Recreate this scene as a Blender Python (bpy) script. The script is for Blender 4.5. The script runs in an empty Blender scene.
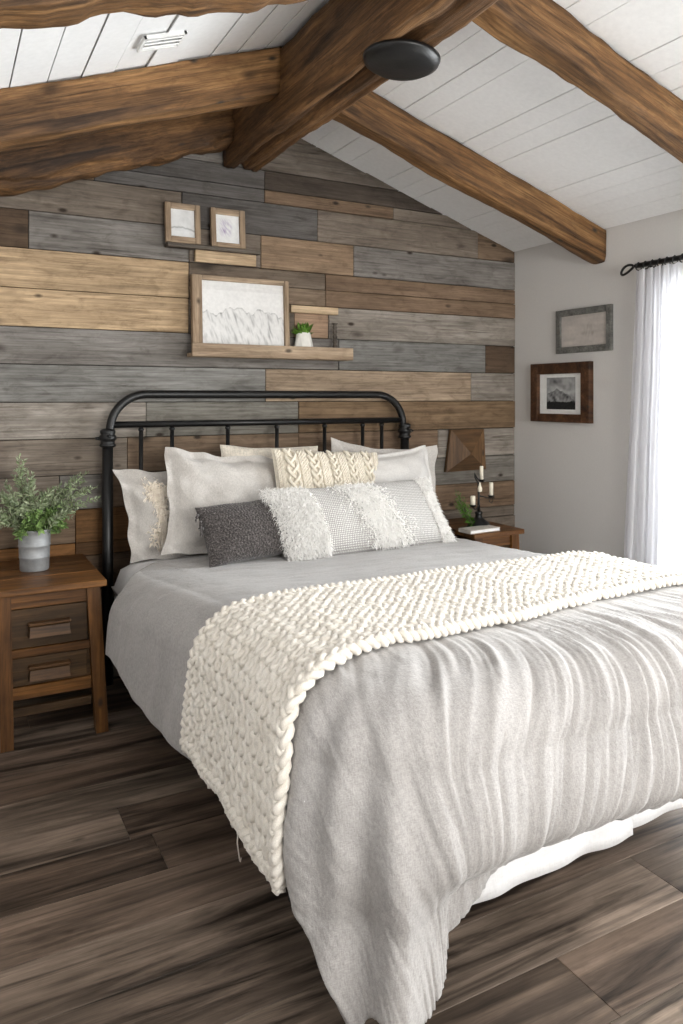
import bpy, math, random
from mathutils import Vector, Matrix, Euler, noise
R_ = math.radians
rnd = random.Random(7)
sc = bpy.context.scene
COL = sc.collection

# ------------------------------------------------------------------ helpers
def lin(c):
    def f(v):
        v /= 255.0
        return v / 12.92 if v <= 0.04045 else ((v + 0.055) / 1.055) ** 2.4
    return (f(c[0]), f(c[1]), f(c[2]), 1.0)

def N(x, y, z=0.0):
    return noise.noise(Vector((x, y, z)))

def sstep(a, b, x):
    t = min(1.0, max(0.0, (x - a) / (b - a)))
    return t * t * (3 - 2 * t)

class MB:
    """collects shapes, becomes ONE mesh object"""
    def __init__(s):
        s.v = []; s.f = []; s.c = []; s.o = []; s.usecol = False
    def add(s, verts, faces, col=None, off=None):
        n = len(s.v)
        s.v.extend([tuple(p) for p in verts])
        s.f.extend([tuple(i + n for i in f) for f in faces])
        if col is not None: s.usecol = True
        if col is not None and len(col) and isinstance(col[0], (tuple, list)):
            s.c.extend(col)
        else:
            s.c.extend([col or (1, 1, 1, 1)] * len(verts))
        s.o.extend([off or (0, 0, 0, 1)] * len(verts))
        return s
    def box(s, x0, x1, y0, y1, z0, z1, col=None, off=None, bev=0.0, M=None):
        if x0 > x1: x0, x1 = x1, x0
        if y0 > y1: y0, y1 = y1, y0
        if z0 > z1: z0, z1 = z1, z0
        b = min(bev, (x1 - x0) * .45, (y1 - y0) * .45, (z1 - z0) * .45)
        if b <= 0:
            vs = [(x0,y0,z0),(x1,y0,z0),(x1,y1,z0),(x0,y1,z0),(x0,y0,z1),(x1,y0,z1),(x1,y1,z1),(x0,y1,z1)]
            fs = [(0,3,2,1),(4,5,6,7),(0,1,5,4),(1,2,6,5),(2,3,7,6),(3,0,4,7)]
        else:
            vs = []; idx = {}
            X = (x0, x1); Y = (y0, y1); Z = (z0, z1)
            for i in (0, 1):
                for j in (0, 1):
                    for k in (0, 1):
                        sx = b if i == 0 else -b; sy = b if j == 0 else -b; sz = b if k == 0 else -b
                        idx[(i,j,k,0)] = len(vs); vs.append((X[i], Y[j]+sy, Z[k]+sz))
                        idx[(i,j,k,1)] = len(vs); vs.append((X[i]+sx, Y[j], Z[k]+sz))
                        idx[(i,j,k,2)] = len(vs); vs.append((X[i]+sx, Y[j]+sy, Z[k]))
            g = lambda *a: idx[a]
            fs = []
            fs += [(g(0,0,0,0),g(0,0,1,0),g(0,1,1,0),g(0,1,0,0)), (g(1,0,0,0),g(1,1,0,0),g(1,1,1,0),g(1,0,1,0))]
            fs += [(g(0,0,0,1),g(1,0,0,1),g(1,0,1,1),g(0,0,1,1)), (g(0,1,0,1),g(0,1,1,1),g(1,1,1,1),g(1,1,0,1))]
            fs += [(g(0,0,0,2),g(0,1,0,2),g(1,1,0,2),g(1,0,0,2)), (g(0,0,1,2),g(1,0,1,2),g(1,1,1,2),g(0,1,1,2))]
            for i in (0,1):
                for j in (0,1):
                    q = [g(i,j,0,0),g(i,j,0,1),g(i,j,1,1),g(i,j,1,0)]
                    fs.append(tuple(q if (i ^ j) == 0 else q[::-1]))
            for i in (0,1):
                for k in (0,1):
                    q = [g(i,0,k,0),g(i,1,k,0),g(i,1,k,2),g(i,0,k,2)]
                    fs.append(tuple(q if (i ^ k) == 0 else q[::-1]))
            for j in (0,1):
                for k in (0,1):
                    q = [g(0,j,k,1),g(0,j,k,2),g(1,j,k,2),g(1,j,k,1)]
                    fs.append(tuple(q if (j ^ k) == 0 else q[::-1]))
            for i in (0,1):
                for j in (0,1):
                    for k in (0,1):
                        q = (g(i,j,k,0),g(i,j,k,1),g(i,j,k,2))
                        fs.append(q if (i ^ j ^ k) == 1 else q[::-1])
        if M is not None: vs = [tuple(M @ Vector(p)) for p in vs]
        return s.add(vs, fs, col, off)
    def hexa(s, bot, top, col=None, off=None):
        """bot, top: four points each (counter-clockwise from above)"""
        return s.add(list(bot) + list(top), [(3,2,1,0),(4,5,6,7),(0,1,5,4),(1,2,6,5),(2,3,7,6),(3,0,4,7)], col, off)
    def tube(s, pts, r, n=8, cap=True, col=None, closed=False):
        pts = [Vector(p) for p in pts]
        m = len(pts)
        rr = r if isinstance(r, (list, tuple)) else [r] * m
        vs = []; fs = []
        t0 = (pts[1] - pts[0]).normalized()
        up = Vector((0, 0, 1)) if abs(t0.z) < .9 else Vector((1, 0, 0))
        nrm = (up - t0 * up.dot(t0)).normalized()
        for i, p in enumerate(pts):
            if closed: t = (pts[(i+1) % m] - pts[i-1])
            else: t = pts[min(i+1, m-1)] - pts[max(i-1, 0)]
            if t.length < 1e-9: t = t0
            t = t.normalized()
            nrm = nrm - t * nrm.dot(t)
            if nrm.length < 1e-6: nrm = t.orthogonal()
            nrm.normalize()
            bi = t.cross(nrm)
            for k in range(n):
                a = 2 * math.pi * k / n
                vs.append(p + (nrm * math.cos(a) + bi * math.sin(a)) * rr[i])
        seg = m if closed else m - 1
        for i in range(seg):
            j = (i + 1) % m
            for k in range(n):
                k2 = (k + 1) % n
                fs.append((i*n+k, i*n+k2, j*n+k2, j*n+k))
        if cap and not closed:
            fs.append(tuple(range(n))[::-1]); fs.append(tuple((m-1)*n + k for k in range(n)))
        return s.add(vs, fs, col)
    def lathe(s, prof, n=24, c=(0, 0, 0), col=None, facet=None):
        vs = []; fs = []
        m = len(prof)
        for (r, z) in prof:
            for k in range(n):
                a = 2 * math.pi * k / n
                vs.append((c[0] + r * math.cos(a), c[1] + r * math.sin(a), c[2] + z))
        for i in range(m - 1):
            for k in range(n):
                k2 = (k + 1) % n
                fs.append((i*n+k, i*n+k2, (i+1)*n+k2, (i+1)*n+k))
        fs.append(tuple(range(n))[::-1]); fs.append(tuple((m-1)*n + k for k in range(n)))
        return s.add(vs, fs, col)
    def grid(s, fn, nu, nv, col=None, flip=False):
        vs = []; cs = []
        for j in range(nv + 1):
            for i in range(nu + 1):
                vs.append(tuple(fn(i / nu, j / nv)))
                if callable(col): cs.append(col(i / nu, j / nv))
        fs = []
        for j in range(nv):
            for i in range(nu):
                q = (j*(nu+1)+i, j*(nu+1)+i+1, (j+1)*(nu+1)+i+1, (j+1)*(nu+1)+i)
                fs.append(q[::-1] if flip else q)
        return s.add(vs, fs, cs if callable(col) else col)
    def build(s, name, mat, parent=None, smooth=False, loc=None, rot=None):
        me = bpy.data.meshes.new(name)
        me.from_pydata(s.v, [], s.f)
        if smooth: me.polygons.foreach_set('use_smooth', [True] * len(me.polygons))
        if s.usecol:
            a = me.color_attributes.new('tint', 'FLOAT_COLOR', 'POINT')
            a.data.foreach_set('color', [x for c in s.c for x in c])
            b = me.color_attributes.new('shift', 'FLOAT_COLOR', 'POINT')
            b.data.foreach_set('color', [x for c in s.o for x in c])
        me.update()
        me.materials.append(mat)
        o = bpy.data.objects.new(name, me)
        COL.objects.link(o)
        if parent is not None: o.parent = parent
        if loc is not None: o.location = loc
        if rot is not None: o.rotation_euler = rot
        return o

def tag(o, label=None, cat=None, group=None, kind=None):
    if label: o['label'] = label
    if cat: o['category'] = cat
    if group: o['group'] = group
    if kind: o['kind'] = kind
    return o

def empty(name, loc, label, cat, rz=0, group=None, rot=None):
    o = bpy.data.objects.new(name, None)
    COL.objects.link(o)
    o.location = loc
    o.rotation_euler = rot if rot else (0, 0, rz)
    o.empty_display_size = .1
    return tag(o, label, cat, group)

# ------------------------------------------------------------------ materials
class NT:
    def __init__(s, name):
        s.m = bpy.data.materials.new(name); s.m.use_nodes = True
        s.t = s.m.node_tree; s.n = s.t.nodes
        s.b = s.n['Principled BSDF']; s.out = s.n['Material Output']
    def node(s, typ, **kw):
        x = s.n.new(typ)
        for k, v in kw.items():
            if k in x.inputs: s.put(x.inputs[k], v)
            else: setattr(x, k, v)
        return x
    def put(s, inp, v):
        if isinstance(v, bpy.types.NodeSocket): s.t.links.new(v, inp)
        else: inp.default_value = v
    def math(s, op, a, b=0.0, clamp=False):
        x = s.n.new('ShaderNodeMath'); x.operation = op; x.use_clamp = clamp
        s.put(x.inputs[0], a); s.put(x.inputs[1], b)
        return x.outputs[0]
    def mix(s, f, a, b, mode='MIX'):
        x = s.n.new('ShaderNodeMix'); x.data_type = 'RGBA'; x.blend_type = mode
        s.put(x.inputs[0], f); s.put(x.inputs[6], a); s.put(x.inputs[7], b)
        return x.outputs[2]
    def ramp(s, f, stops):
        x = s.n.new('ShaderNodeValToRGB')
        el = x.color_ramp.elements
        while len(el) < len(stops): el.new(.5)
        for e, (p, c) in zip(el, stops):
            e.position = p
            e.color = c if len(c) == 4 else (*c, 1)
        s.put(x.inputs[0], f)
        return x.outputs[0]
    def coords(s, scale, off=None, kind='Object'):
        tc = s.n.new('ShaderNodeTexCoord')
        x = s.n.new('ShaderNodeVectorMath'); x.operation = 'MULTIPLY'
        s.put(x.inputs[0], tc.outputs[kind]); x.inputs[1].default_value = scale
        o = x.outputs[0]
        if off is not None:
            y = s.n.new('ShaderNodeVectorMath'); y.operation = 'ADD'
            s.put(y.inputs[0], o); s.put(y.inputs[1], off); o = y.outputs[0]
        return o
    def noise(s, vec, scale, detail=4, rough=.55, dist=0.0):
        x = s.n.new('ShaderNodeTexNoise')
        s.put(x.inputs['Vector'], vec); x.inputs['Scale'].default_value = scale
        x.inputs['Detail'].default_value = detail; x.inputs['Roughness'].default_value = rough
        x.inputs['Distortion'].default_value = dist
        return x.outputs[0]
    def bump(s, h, strength=.3, dist=.01, prev=None):
        x = s.n.new('ShaderNodeBump')
        x.inputs['Strength'].default_value = strength; x.inputs['Distance'].default_value = dist
        s.put(x.inputs['Height'], h)
        if prev is not None: s.put(x.inputs['Normal'], prev)
        return x.outputs[0]
    def fin(s, col=None, rough=None, nrm=None, **kw):
        if col is not None: s.put(s.b.inputs['Base Color'], col)
        if rough is not None: s.put(s.b.inputs['Roughness'], rough)
        if nrm is not None: s.put(s.b.inputs['Normal'], nrm)
        for k, v in kw.items(): s.put(s.b.inputs[k.replace('_', ' ')], v)
        return s.m

def wood(name, base, dark, light, axis=0, rough=.6, attr=False, knots=.6, contrast=1.0, bump=.35, spec=.3, fine=1.0, streak=(.3, .72), crack=.6):
    """axis = the local axis the grain runs along"""
    t = NT(name)
    off = None
    if attr:
        a = t.node('ShaderNodeAttribute', attribute_name='shift')
        sc_ = t.n.new('ShaderNodeVectorMath'); sc_.operation = 'SCALE'
        t.put(sc_.inputs[0], a.outputs['Color']); sc_.inputs['Scale'].default_value = 37.0
        off = sc_.outputs[0]
    s1 = [14.0] * 3; s1[axis] = 1.1
    s2 = [90.0] * 3; s2[axis] = 2.5
    s3 = [5.0] * 3; s3[axis] = 2.2
    v1 = t.coords(s1, off); v2 = t.coords(s2, off); v3 = t.coords(s3, off)
    n1 = t.noise(v1, 1.0, 6, .62, .9)
    n2 = t.noise(v2, 1.0, 3, .6, .2)
    n3 = t.noise(v3, .8, 4, .6, .5)
    g = t.ramp(n1, [(streak[0], (0, 0, 0)), (streak[1], (1, 1, 1))])
    if attr:
        b_ = t.node('ShaderNodeAttribute', attribute_name='tint').outputs['Color']
        dk = t.mix(1.0, b_, (*dark[:3], 1), 'MULTIPLY'); lt = t.mix(1.0, b_, (*light[:3], 1), 'MULTIPLY')
        c = t.mix(g, dk, lt)
    else:
        c = t.ramp(g, [(0, dark), (.5, base), (1, light)])
    f2 = t.ramp(n2, [(.32, (.5, .5, .5)), (.62, (1.12, 1.12, 1.12))])
    c = t.mix(.65 * fine, c, f2, 'MULTIPLY')
    f3 = t.ramp(n3, [(.3, (.62, .6, .58)), (.68, (1.18, 1.18, 1.18))])
    c = t.mix(.7 * contrast, c, f3, 'MULTIPLY')
    s4 = [230.0] * 3; s4[axis] = 6.0
    n4 = t.noise(t.coords(s4, off), 1.0, 3, .6, .4)
    c = t.mix(.55 * fine, c, t.ramp(n4, [(.36, (.62, .6, .58)), (.6, (1.08, 1.08, 1.08))]), 'MULTIPLY')
    s5 = [34.0] * 3; s5[axis] = 1.6
    n5 = t.noise(t.coords(s5, off), 1.0, 5, .65, 1.4)
    c = t.mix(.8 * crack, c, t.ramp(n5, [(.30, (.30, .27, .24)), (.40, (1, 1, 1))]), 'MULTIPLY')
    s6 = [15.0] * 3; s6[axis] = 7.5
    v6 = t.node('ShaderNodeTexVoronoi'); t.put(v6.inputs['Vector'], t.coords(s6, off)); v6.inputs['Scale'].default_value = .62
    kk = t.math('MULTIPLY', t.ramp(v6.outputs['Distance'], [(.05, (1, 1, 1)), (.12, (0, 0, 0))]), t.ramp(t.noise(t.coords((3.1, 3.3, 3.7), off), 1.0, 1), [(.43, (0, 0, 0)), (.48, (1, 1, 1))]))
    c = t.mix(t.math('MULTIPLY', kk, min(1.0, 1.4 * crack)), c, (.035, .025, .018, 1))
    s7 = [22.0] * 3; s7[axis] = 9.0
    c = t.mix(.75 * crack, c, t.ramp(t.noise(t.coords(s7, off), 1.0, 5, .7, .8), [(.36, (.66, .64, .62)), (.5, (1, 1, 1)), (.66, (1.16, 1.16, 1.17))]), 'MULTIPLY')
    h = t.math('ADD', t.math('ADD', t.math('MULTIPLY', n1, .6), t.math('MULTIPLY', n2, .5)), t.math('ADD', t.math('MULTIPLY', n4, .35), t.math('MULTIPLY', n5, .5)))
    if knots > 0:
        sk = [6.2] * 3; sk[axis] = 2.4
        vv = t.coords(sk, off)
        wn = t.n.new('ShaderNodeVectorMath'); wn.operation = 'ADD'
        nz = t.n.new('ShaderNodeTexNoise'); t.put(nz.inputs['Vector'], vv); nz.inputs['Scale'].default_value = 2.2
        sc2 = t.n.new('ShaderNodeVectorMath'); sc2.operation = 'SCALE'; t.put(sc2.inputs[0], nz.outputs['Color']); sc2.inputs['Scale'].default_value = .22
        t.put(wn.inputs[0], vv); t.put(wn.inputs[1], sc2.outputs[0])
        vo = t.node('ShaderNodeTexVoronoi'); t.put(vo.inputs['Vector'], wn.outputs[0]); vo.inputs['Scale'].default_value = .85
        k = t.ramp(vo.outputs['Distance'], [(.035, (1, 1, 1)), (.13, (0, 0, 0))])
        kf = t.math('MULTIPLY', k, knots)
        c = t.mix(kf, c, (dark[0] * .3, dark[1] * .27, dark[2] * .25, 1) if not attr else (.03, .022, .016, 1))
    nr = t.bump(h, bump, .006)
    return t.fin(c, rough, nr, Specular_IOR_Level=spec)

def fabric(name, col, bump=.25, scale=350, var=.12, sheen=.25, crinkle=0.0, crs=(28, 60, 28), rough=.9, lines=False):
    t = NT(name)
    v = t.coords((1, 1, 1))
    a = t.coords((scale, scale * .22, scale * .22)); b = t.coords((scale * .22, scale, scale)); 
    n1 = t.noise(a, 1, 2); n2 = t.noise(b, 1, 2); n3 = t.noise(v, 7, 4)
    w = t.math('ADD', n1, n2)
    w2 = t.math('MULTIPLY', w, .5)
    f = t.ramp(w2, [(.36, (1 - var * 2,) * 3), (.62, (1 + var,) * 3)])
    c = t.mix(1.0, (*col[:3], 1), f, 'MULTIPLY')
    f3 = t.ramp(n3, [(.3, (.9, .9, .9)), (.7, (1.06, 1.06, 1.06))])
    c = t.mix(1.0, c, f3, 'MULTIPLY')
    nr = t.bump(w2, bump, .003)
    if crinkle:
        cr = t.noise(t.coords(crs), 1.0, 4, .6, .6)
        nr = t.bump(cr, crinkle, .012, nr)
    return t.fin(c, rough, nr, Sheen_Weight=sheen, Sheen_Roughness=.5, Specular_IOR_Level=.15)

def plain(name, col, rough=.5, metal=0.0, bump=0.0, bs=40, spec=.5, var=.06):
    t = NT(name)
    n = t.noise(t.coords((1, 1, 1)), bs, 4)
    f = t.ramp(n, [(.3, (1 - var,) * 3), (.7, (1 + var,) * 3)])
    c = t.mix(1.0, (*col[:3], 1), f, 'MULTIPLY')
    nr = t.bump(n, bump, .004) if bump else None
    return t.fin(c, rough, nr, Metallic=metal, Specular_IOR_Level=spec)

def painted(name, rough=.8):
    t = NT(name)
    a = t.node('ShaderNodeAttribute', attribute_name='tint').outputs['Color']
    n = t.noise(t.coords((1, 1, 1)), 60, 3)
    f = t.ramp(n, [(.3, (.93,) * 3), (.7, (1.04,) * 3)])
    return t.fin(t.mix(1.0, a, f, 'MULTIPLY'), rough, Specular_IOR_Level=.2)

M = {}
M['planks'] = wood('reclaimed_planks', (1,)*4, (.84, .82, .80), (1.30, 1.30, 1.30), 0, .75, True, .9, .9, .5, .2, .9, crack=.9)
M['floor'] = wood('plank_flooring', (1,)*4, (.25, .225, .205), (2.3, 2.2, 2.1), 0, .45, True, .3, 1.4, .18, .4, .7, (.38, .64), .5)
M['beam'] = wood('stained_timber', lin((124, 90, 56)), lin((56, 38, 23)), lin((172, 132, 88)), 0, .62, knots=.7, contrast=1.1, bump=1.0, crack=.9, fine=1.3)
M['beam_dark'] = wood('dark_timber', lin((106, 76, 47)), lin((48, 32, 19)), lin((148, 110, 70)), 0, .65, knots=.6, contrast=1.3, bump=1.0, crack=1.0, fine=1.3)
M['stand_h'] = wood('nightstand_wood_across', lin((114, 76, 40)), lin((54, 34, 17)), lin((158, 108, 56)), 0, .45, knots=.7, bump=.2)
M['stand_v'] = wood('nightstand_wood_upright', lin((114, 76, 40)), lin((54, 34, 17)), lin((158, 108, 56)), 2, .45, knots=.5, bump=.2)
M['stand_d'] = wood('nightstand_wood_drawer', lin((78, 58, 37)), lin((38, 27, 17)), lin((110, 82, 53)), 0, .5, knots=.8, bump=.25)
M['pull'] = wood('drawer_pull_wood', lin((96, 68, 42)), lin((46, 31, 19)), lin((132, 94, 56)), 0, .5, knots=.5, bump=.2)
M['pale_h'] = wood('pale_frame_wood_across', lin((176, 154, 130)), lin((124, 102, 80)), lin((204, 182, 156)), 0, .7, knots=.4, bump=.25)
M['pale_v'] = wood('pale_frame_wood_upright', lin((166, 144, 120)), lin((114, 92, 72)), lin((194, 172, 146)), 2, .7, knots=.4, bump=.25)
M['greyshelf'] = wood('grey_shelf_wood', lin((92, 84, 76)), lin((60, 54, 48)), lin((120, 112, 102)), 0, .7, knots=.3, bump=.25)
M['tan_h'] = wood('tan_board_wood', lin((196, 170, 138)), lin((162, 134, 102)), lin((212, 188, 156)), 0, .7, knots=.2, bump=.2)
M['panel'] = wood('panel_wood', lin((112, 84, 56)), lin((78, 56, 36)), lin((134, 104, 72)), 2, .55, knots=.1, bump=.15)
M['panel2'] = wood('panel_wood_across', lin((100, 74, 48)), lin((70, 50, 32)), lin((126, 96, 64)), 0, .55, knots=.1, bump=.15)
M['greyframe'] = wood('grey_frame_wood', lin((116, 116, 112)), lin((84, 84, 82)), lin((140, 140, 136)), 1, .7, knots=.2, bump=.2)
M['brownframe'] = wood('brown_frame_wood', lin((84, 56, 38)), lin((44, 28, 18)), lin((116, 82, 58)), 1, .5, knots=.3, bump=.25)
M['metal'] = plain('black_iron', lin((11, 11, 12)), .42, 0.0, .15, 90, .5)
M['art'] = painted('printed_paper')
M['wallpaint'] = plain('greige_paint', lin((210, 207, 204)), .85, 0, .08, 120, .2, .02)
M['ceil'] = plain('white_boards', lin((240, 240, 240)), .7, 0, .1, 50, .25, .03)
M['dark'] = plain('dark_gap', lin((30, 26, 23)), .9)
M['white'] = plain('white_enamel', lin((240, 240, 238)), .4)
M['linen'] = fabric('grey_linen', lin((172, 168, 166)), .35, 420, .10, .3, .2, (46, 46, 46))
M['linen_l'] = fabric('light_grey_linen', lin((202, 197, 192)), .3, 420, .09, .3, .32, (26, 26, 26))
M['linen_w'] = fabric('pale_grey_linen', lin((218, 215, 212)), .3, 420, .06, .3, .2, (26, 26, 26))
M['cotton'] = fabric('white_cotton', lin((232, 231, 232)), .15, 300, .03, .2, .12, (20, 20, 20))
M['cream'] = fabric('cream_cotton', lin((226, 217, 203)), .5, 200, .1, .3, .5, (50, 50, 50))
M['fur'] = plain('white_shag', lin((252, 250, 247)), .9, 0, 0, 200, .1, .05)
M['pom'] = plain('cream_tuft', lin((252, 243, 230)), .9, 0, 0, 200, .1, .05)

def yarn_mat(name, col, sc1=420):
    t = NT(name)
    v = t.coords((1, 1, 1))
    n = t.noise(v, sc1, 3, .6); n2 = t.noise(v, 26, 3)
    c = t.mix(1.0, (*col[:3], 1), t.ramp(n2, [(.3, (.9, .88, .85)), (.7, (1.05, 1.05, 1.05))]), 'MULTIPLY')
    c = t.mix(1.0, c, t.ramp(n, [(.3, (.86,) * 3), (.66, (1.06,) * 3)]), 'MULTIPLY')
    return t.fin(c, .95, t.bump(n, .5, .004), Sheen_Weight=.35, Specular_IOR_Level=.1)
M['yarn'] = yarn_mat('chunky_cream_yarn', lin((240, 234, 225)))
M['yarn2'] = yarn_mat('cable_cream_yarn', lin((237, 229, 214)))

def charcoal_mat():
    t = NT('charcoal_knit')
    v = t.coords((1, 1, 1))
    n = t.noise(v, 170, 3, .7); n2 = t.noise(t.coords((60, 260, 100)), 1, 3)
    c = t.ramp(n, [(.3, lin((38, 35, 35))), (.52, lin((78, 73, 72))), (.72, lin((140, 134, 130)))])
    c = t.mix(.5, c, t.ramp(n2, [(.35, (.6,) * 3), (.65, (1.2,) * 3)]), 'MULTIPLY')
    return t.fin(c, .95, t.bump(n, .8, .004), Sheen_Weight=.3, Specular_IOR_Level=.1)
M['charcoal'] = charcoal_mat()

def woven_mat():
    t = NT('grey_white_weave')
    wv = t.node('ShaderNodeTexWave', wave_type='BANDS', bands_direction='Y')
    t.put(wv.inputs['Vector'], t.coords((1, 1, 1))); wv.inputs['Scale'].default_value = 38; wv.inputs['Distortion'].default_value = 2.5
    wv.inputs['Detail'].default_value = 1; wv.inputs['Detail Scale'].default_value = 14
    wx = t.node('ShaderNodeTexWave', wave_type='BANDS', bands_direction='X')
    t.put(wx.inputs['Vector'], t.coords((1, 1, 1))); wx.inputs['Scale'].default_value = 40; wx.inputs['Distortion'].default_value = 2.5
    m = t.math('MULTIPLY', wv.outputs['Fac'], wx.outputs['Fac'])
    c = t.ramp(m, [(.08, lin((158, 154, 151))), (.42, lin((226, 224, 221)))])
    return t.fin(c, .95, t.bump(m, .6, .004), Sheen_Weight=.3, Specular_IOR_Level=.1)
M['woven'] = woven_mat()

def galv():
    t = NT('galvanised_metal')
    n = t.noise(t.coords((30, 30, 120)), 1, 4, .6); n2 = t.noise(t.coords((1, 1, 1)), 25, 4)
    c = t.mix(n2, lin((128, 130, 132)), lin((196, 198, 200)))
    return t.fin(c, t.math('MULTIPLY_ADD', n, .3), t.bump(n, .25, .003), Metallic=.7)
M['galv'] = galv()
M['galv'].node_tree.nodes['Principled BSDF'].inputs['Roughness'].default_value = .4

def leafy(name, c1, c2):
    t = NT(name)
    a = t.node('ShaderNodeAttribute', attribute_name='tint').outputs['Color']
    n = t.noise(t.coords((1, 1, 1)), 60, 3)
    c = t.mix(n, c1, c2)
    c = t.mix(1.0, c, a, 'MULTIPLY')
    return t.fin(c, .65, Specular_IOR_Level=.3, Subsurface_Weight=0.0)
M['sage'] = leafy('dusty_green_leaf', lin((108, 122, 92)), lin((170, 178, 152)))
M['green'] = leafy('green_leaf', lin((56, 92, 30)), lin((112, 152, 62)))
M['stem'] = plain('plant_stem', lin((104, 106, 80)), .8)

def curtain_mat():
    t = NT('sheer_curtain')
    n = t.noise(t.coords((400, 400, 30)), 1, 2)
    c = t.mix(n, lin((236, 236, 240)), lin((246, 246, 248)))
    d = t.node('ShaderNodeBsdfDiffuse'); t.put(d.inputs[0], c)
    tr = t.node('ShaderNodeBsdfTranslucent'); t.put(tr.inputs[0], c)
    mx = t.node('ShaderNodeMixShader'); mx.inputs[0].default_value = .58
    t.put(mx.inputs[1], d.outputs[0]); t.put(mx.inputs[2], tr.outputs[0])
    t.t.links.new(mx.outputs[0], t.out.inputs[0])
    return t.m
M['curtain'] = curtain_mat()

def pane_mat():
    t = NT('window_glass')
    tr = t.node('ShaderNodeBsdfTransparent'); tr.inputs[0].default_value = (.97, .98, .98, 1)
    gl = t.node('ShaderNodeBsdfGlossy'); gl.inputs['Roughness'].default_value = .02
    fr = t.node('ShaderNodeFresnel'); fr.inputs[0].default_value = 1.45
    mx = t.node('ShaderNodeMixShader'); t.put(mx.inputs[0], fr.outputs[0])
    t.put(mx.inputs[1], tr.outputs[0]); t.put(mx.inputs[2], gl.outputs[0])
    t.t.links.new(mx.outputs[0], t.out.inputs[0])
    return t.m
M['pane'] = pane_mat()
M['wax'] = plain('ivory_wax', lin((236, 228, 210)), .5)
M['pot'] = plain('white_ceramic', lin((226, 223, 217)), .5, 0, .05)
M['book'] = plain('pale_cover', lin((206, 200, 192)), .7)

# ------------------------------------------------------------------ room numbers (metres; camera at x = 0)
XR, XL, YF = 3.01, -.5, -4.7          # right wall, left wall, front wall; plank wall at y = 0
XRIDGE, ZRIDGE = 1.25, 2.673
def roof(x):
    return ZRIDGE - .32 * (x - XRIDGE) if x > XRIDGE else ZRIDGE - .36 * (XRIDGE - x)

# ---- plank wall
tan = (178, 154, 124); tan2 = (178, 144, 106); bgrey = (126, 122, 118); lgrey = (145, 138, 130); brn = (122, 104, 87); dbrn = (92, 76, 62)
gbr = (123, 113, 103); dgrey = (97, 94, 92); wbrn = (124, 104, 86); ggrey = (127, 124, 117); dark = (78, 70, 63)
def pxX(px):
    r = (px - 341.5) / 750.0
    return (.471 + .882 * r) / (.882 - .471 * r) * 3.43
rows = [
 (2.53, 2.70, [(400, gbr)]),
 (2.37, 2.53, [(262, bgrey), (700, (112, 104, 96))]),
 (2.275, 2.37, [(95, brn), (266, dgrey), (700, dark)]),
 (2.21, 2.275, [(95, brn), (266, dgrey), (395, wbrn), (700, gbr)]),
 (2.047, 2.21, [(183, gbr), (319, dgrey), (480, gbr), (700, brn)]),
 (1.884, 2.047, [(29, dbrn), (190, bgrey), (262, gbr), (355, (150, 128, 106)), (700, bgrey)]),
 (1.714, 1.884, [(190, tan)]),
 (1.80, 1.884, [(190, None), (327, (118, 106, 94)), (700, wbrn)]),
 (1.714, 1.80, [(190, None), (327, (124, 108, 92)), (700, wbrn)]),
 (1.55, 1.714, [(190, tan), (296, gbr), (330, (164, 138, 116)), (700, lgrey)]),
 (1.39, 1.55, [(340, bgrey), (487, (120, 119, 116)), (700, dbrn)]),
 (1.227, 1.39, [(267, (136, 135, 132)), (473, (160, 142, 122)), (700, lgrey)]),
 (1.068, 1.227, [(147, lgrey), (300, ggrey), (700, (128, 107, 84))]),
 (.908, 1.068, [(128, gbr), (300, brn), (440, wbrn), (700, lgrey)]),
 (.756, .908, [(60, gbr), (103, bgrey), (300, brn), (700, (120, 116, 110))]),
 (.61, .756, [(76, brn), (180, (112, 82, 52)), (300, gbr), (700, wbrn)]),
 (.55, .61, [(76, (140, 100, 62)), (180, (98, 72, 48)), (700, gbr)]),
 (.40, .55, [(40, lgrey), (260, dbrn), (700, gbr)]),
 (.24, .40, [(200, gbr), (700, dbrn)]),
 (.10, .24, [(120, dbrn), (700, gbr)]),
 (-.02, .10, [(260, gbr), (700, dbrn)]),
]
w = MB()
w.box(XL - .1, XR + .1, .012, .10, -.05, 2.9, (.02, .018, .016, 1))
rp = random.Random(3)
for (z0, z1, segs) in rows:
    x = XL
    for (px, c) in segs:
        x1 = XR if px >= 700 else pxX(px)
        if c is None: x = x1; continue
        dy = rp.uniform(-.003, .004)
        w.box(x + .0012, x1 - .0012, -.004 + dy, .02, z0 + .0016, z1 - .0016, lin(c), (rp.random(), rp.random(), rp.random(), 1), .002)
        x = x1
        if x >= XR: break
tag(w.build('wall_back', M['planks']), kind='structure')

# ---- right wall with the window opening, left and front walls
WY0, WY1, WZ0, WZ1 = -3.1, -1.07, .10, 1.80
w = MB()
w.box(XR, XR + .12, WY1, .1, -.05, 2.25); w.box(XR, XR + .12, YF, WY0, -.05, 2.25)
w.box(XR, XR + .12, WY0, WY1, WZ1, 2.25); w.box(XR, XR + .12, WY0, WY1, -.05, WZ0)
tag(w.build('wall_right', M['wallpaint']), kind='structure')
w = MB(); w.box(XL - .12, XL, YF, .1, -.05, 2.2)
tag(w.build('wall_left', M['wallpaint']), kind='structure')
FX0, FX1, FZ0, FZ1 = .5, 2.6, .8, 2.0  # opening added in the front wall to let the fill lamp in
w = MB()
w.box(XL, FX0, YF - .12, YF, -.05, 2.8); w.box(FX1, XR, YF - .12, YF, -.05, 2.8)
w.box(FX0, FX1, YF - .12, YF, FZ1, 2.8); w.box(FX0, FX1, YF - .12, YF, -.05, FZ0)
tag(w.build('wall_front', M['wallpaint']), kind='structure')

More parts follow.
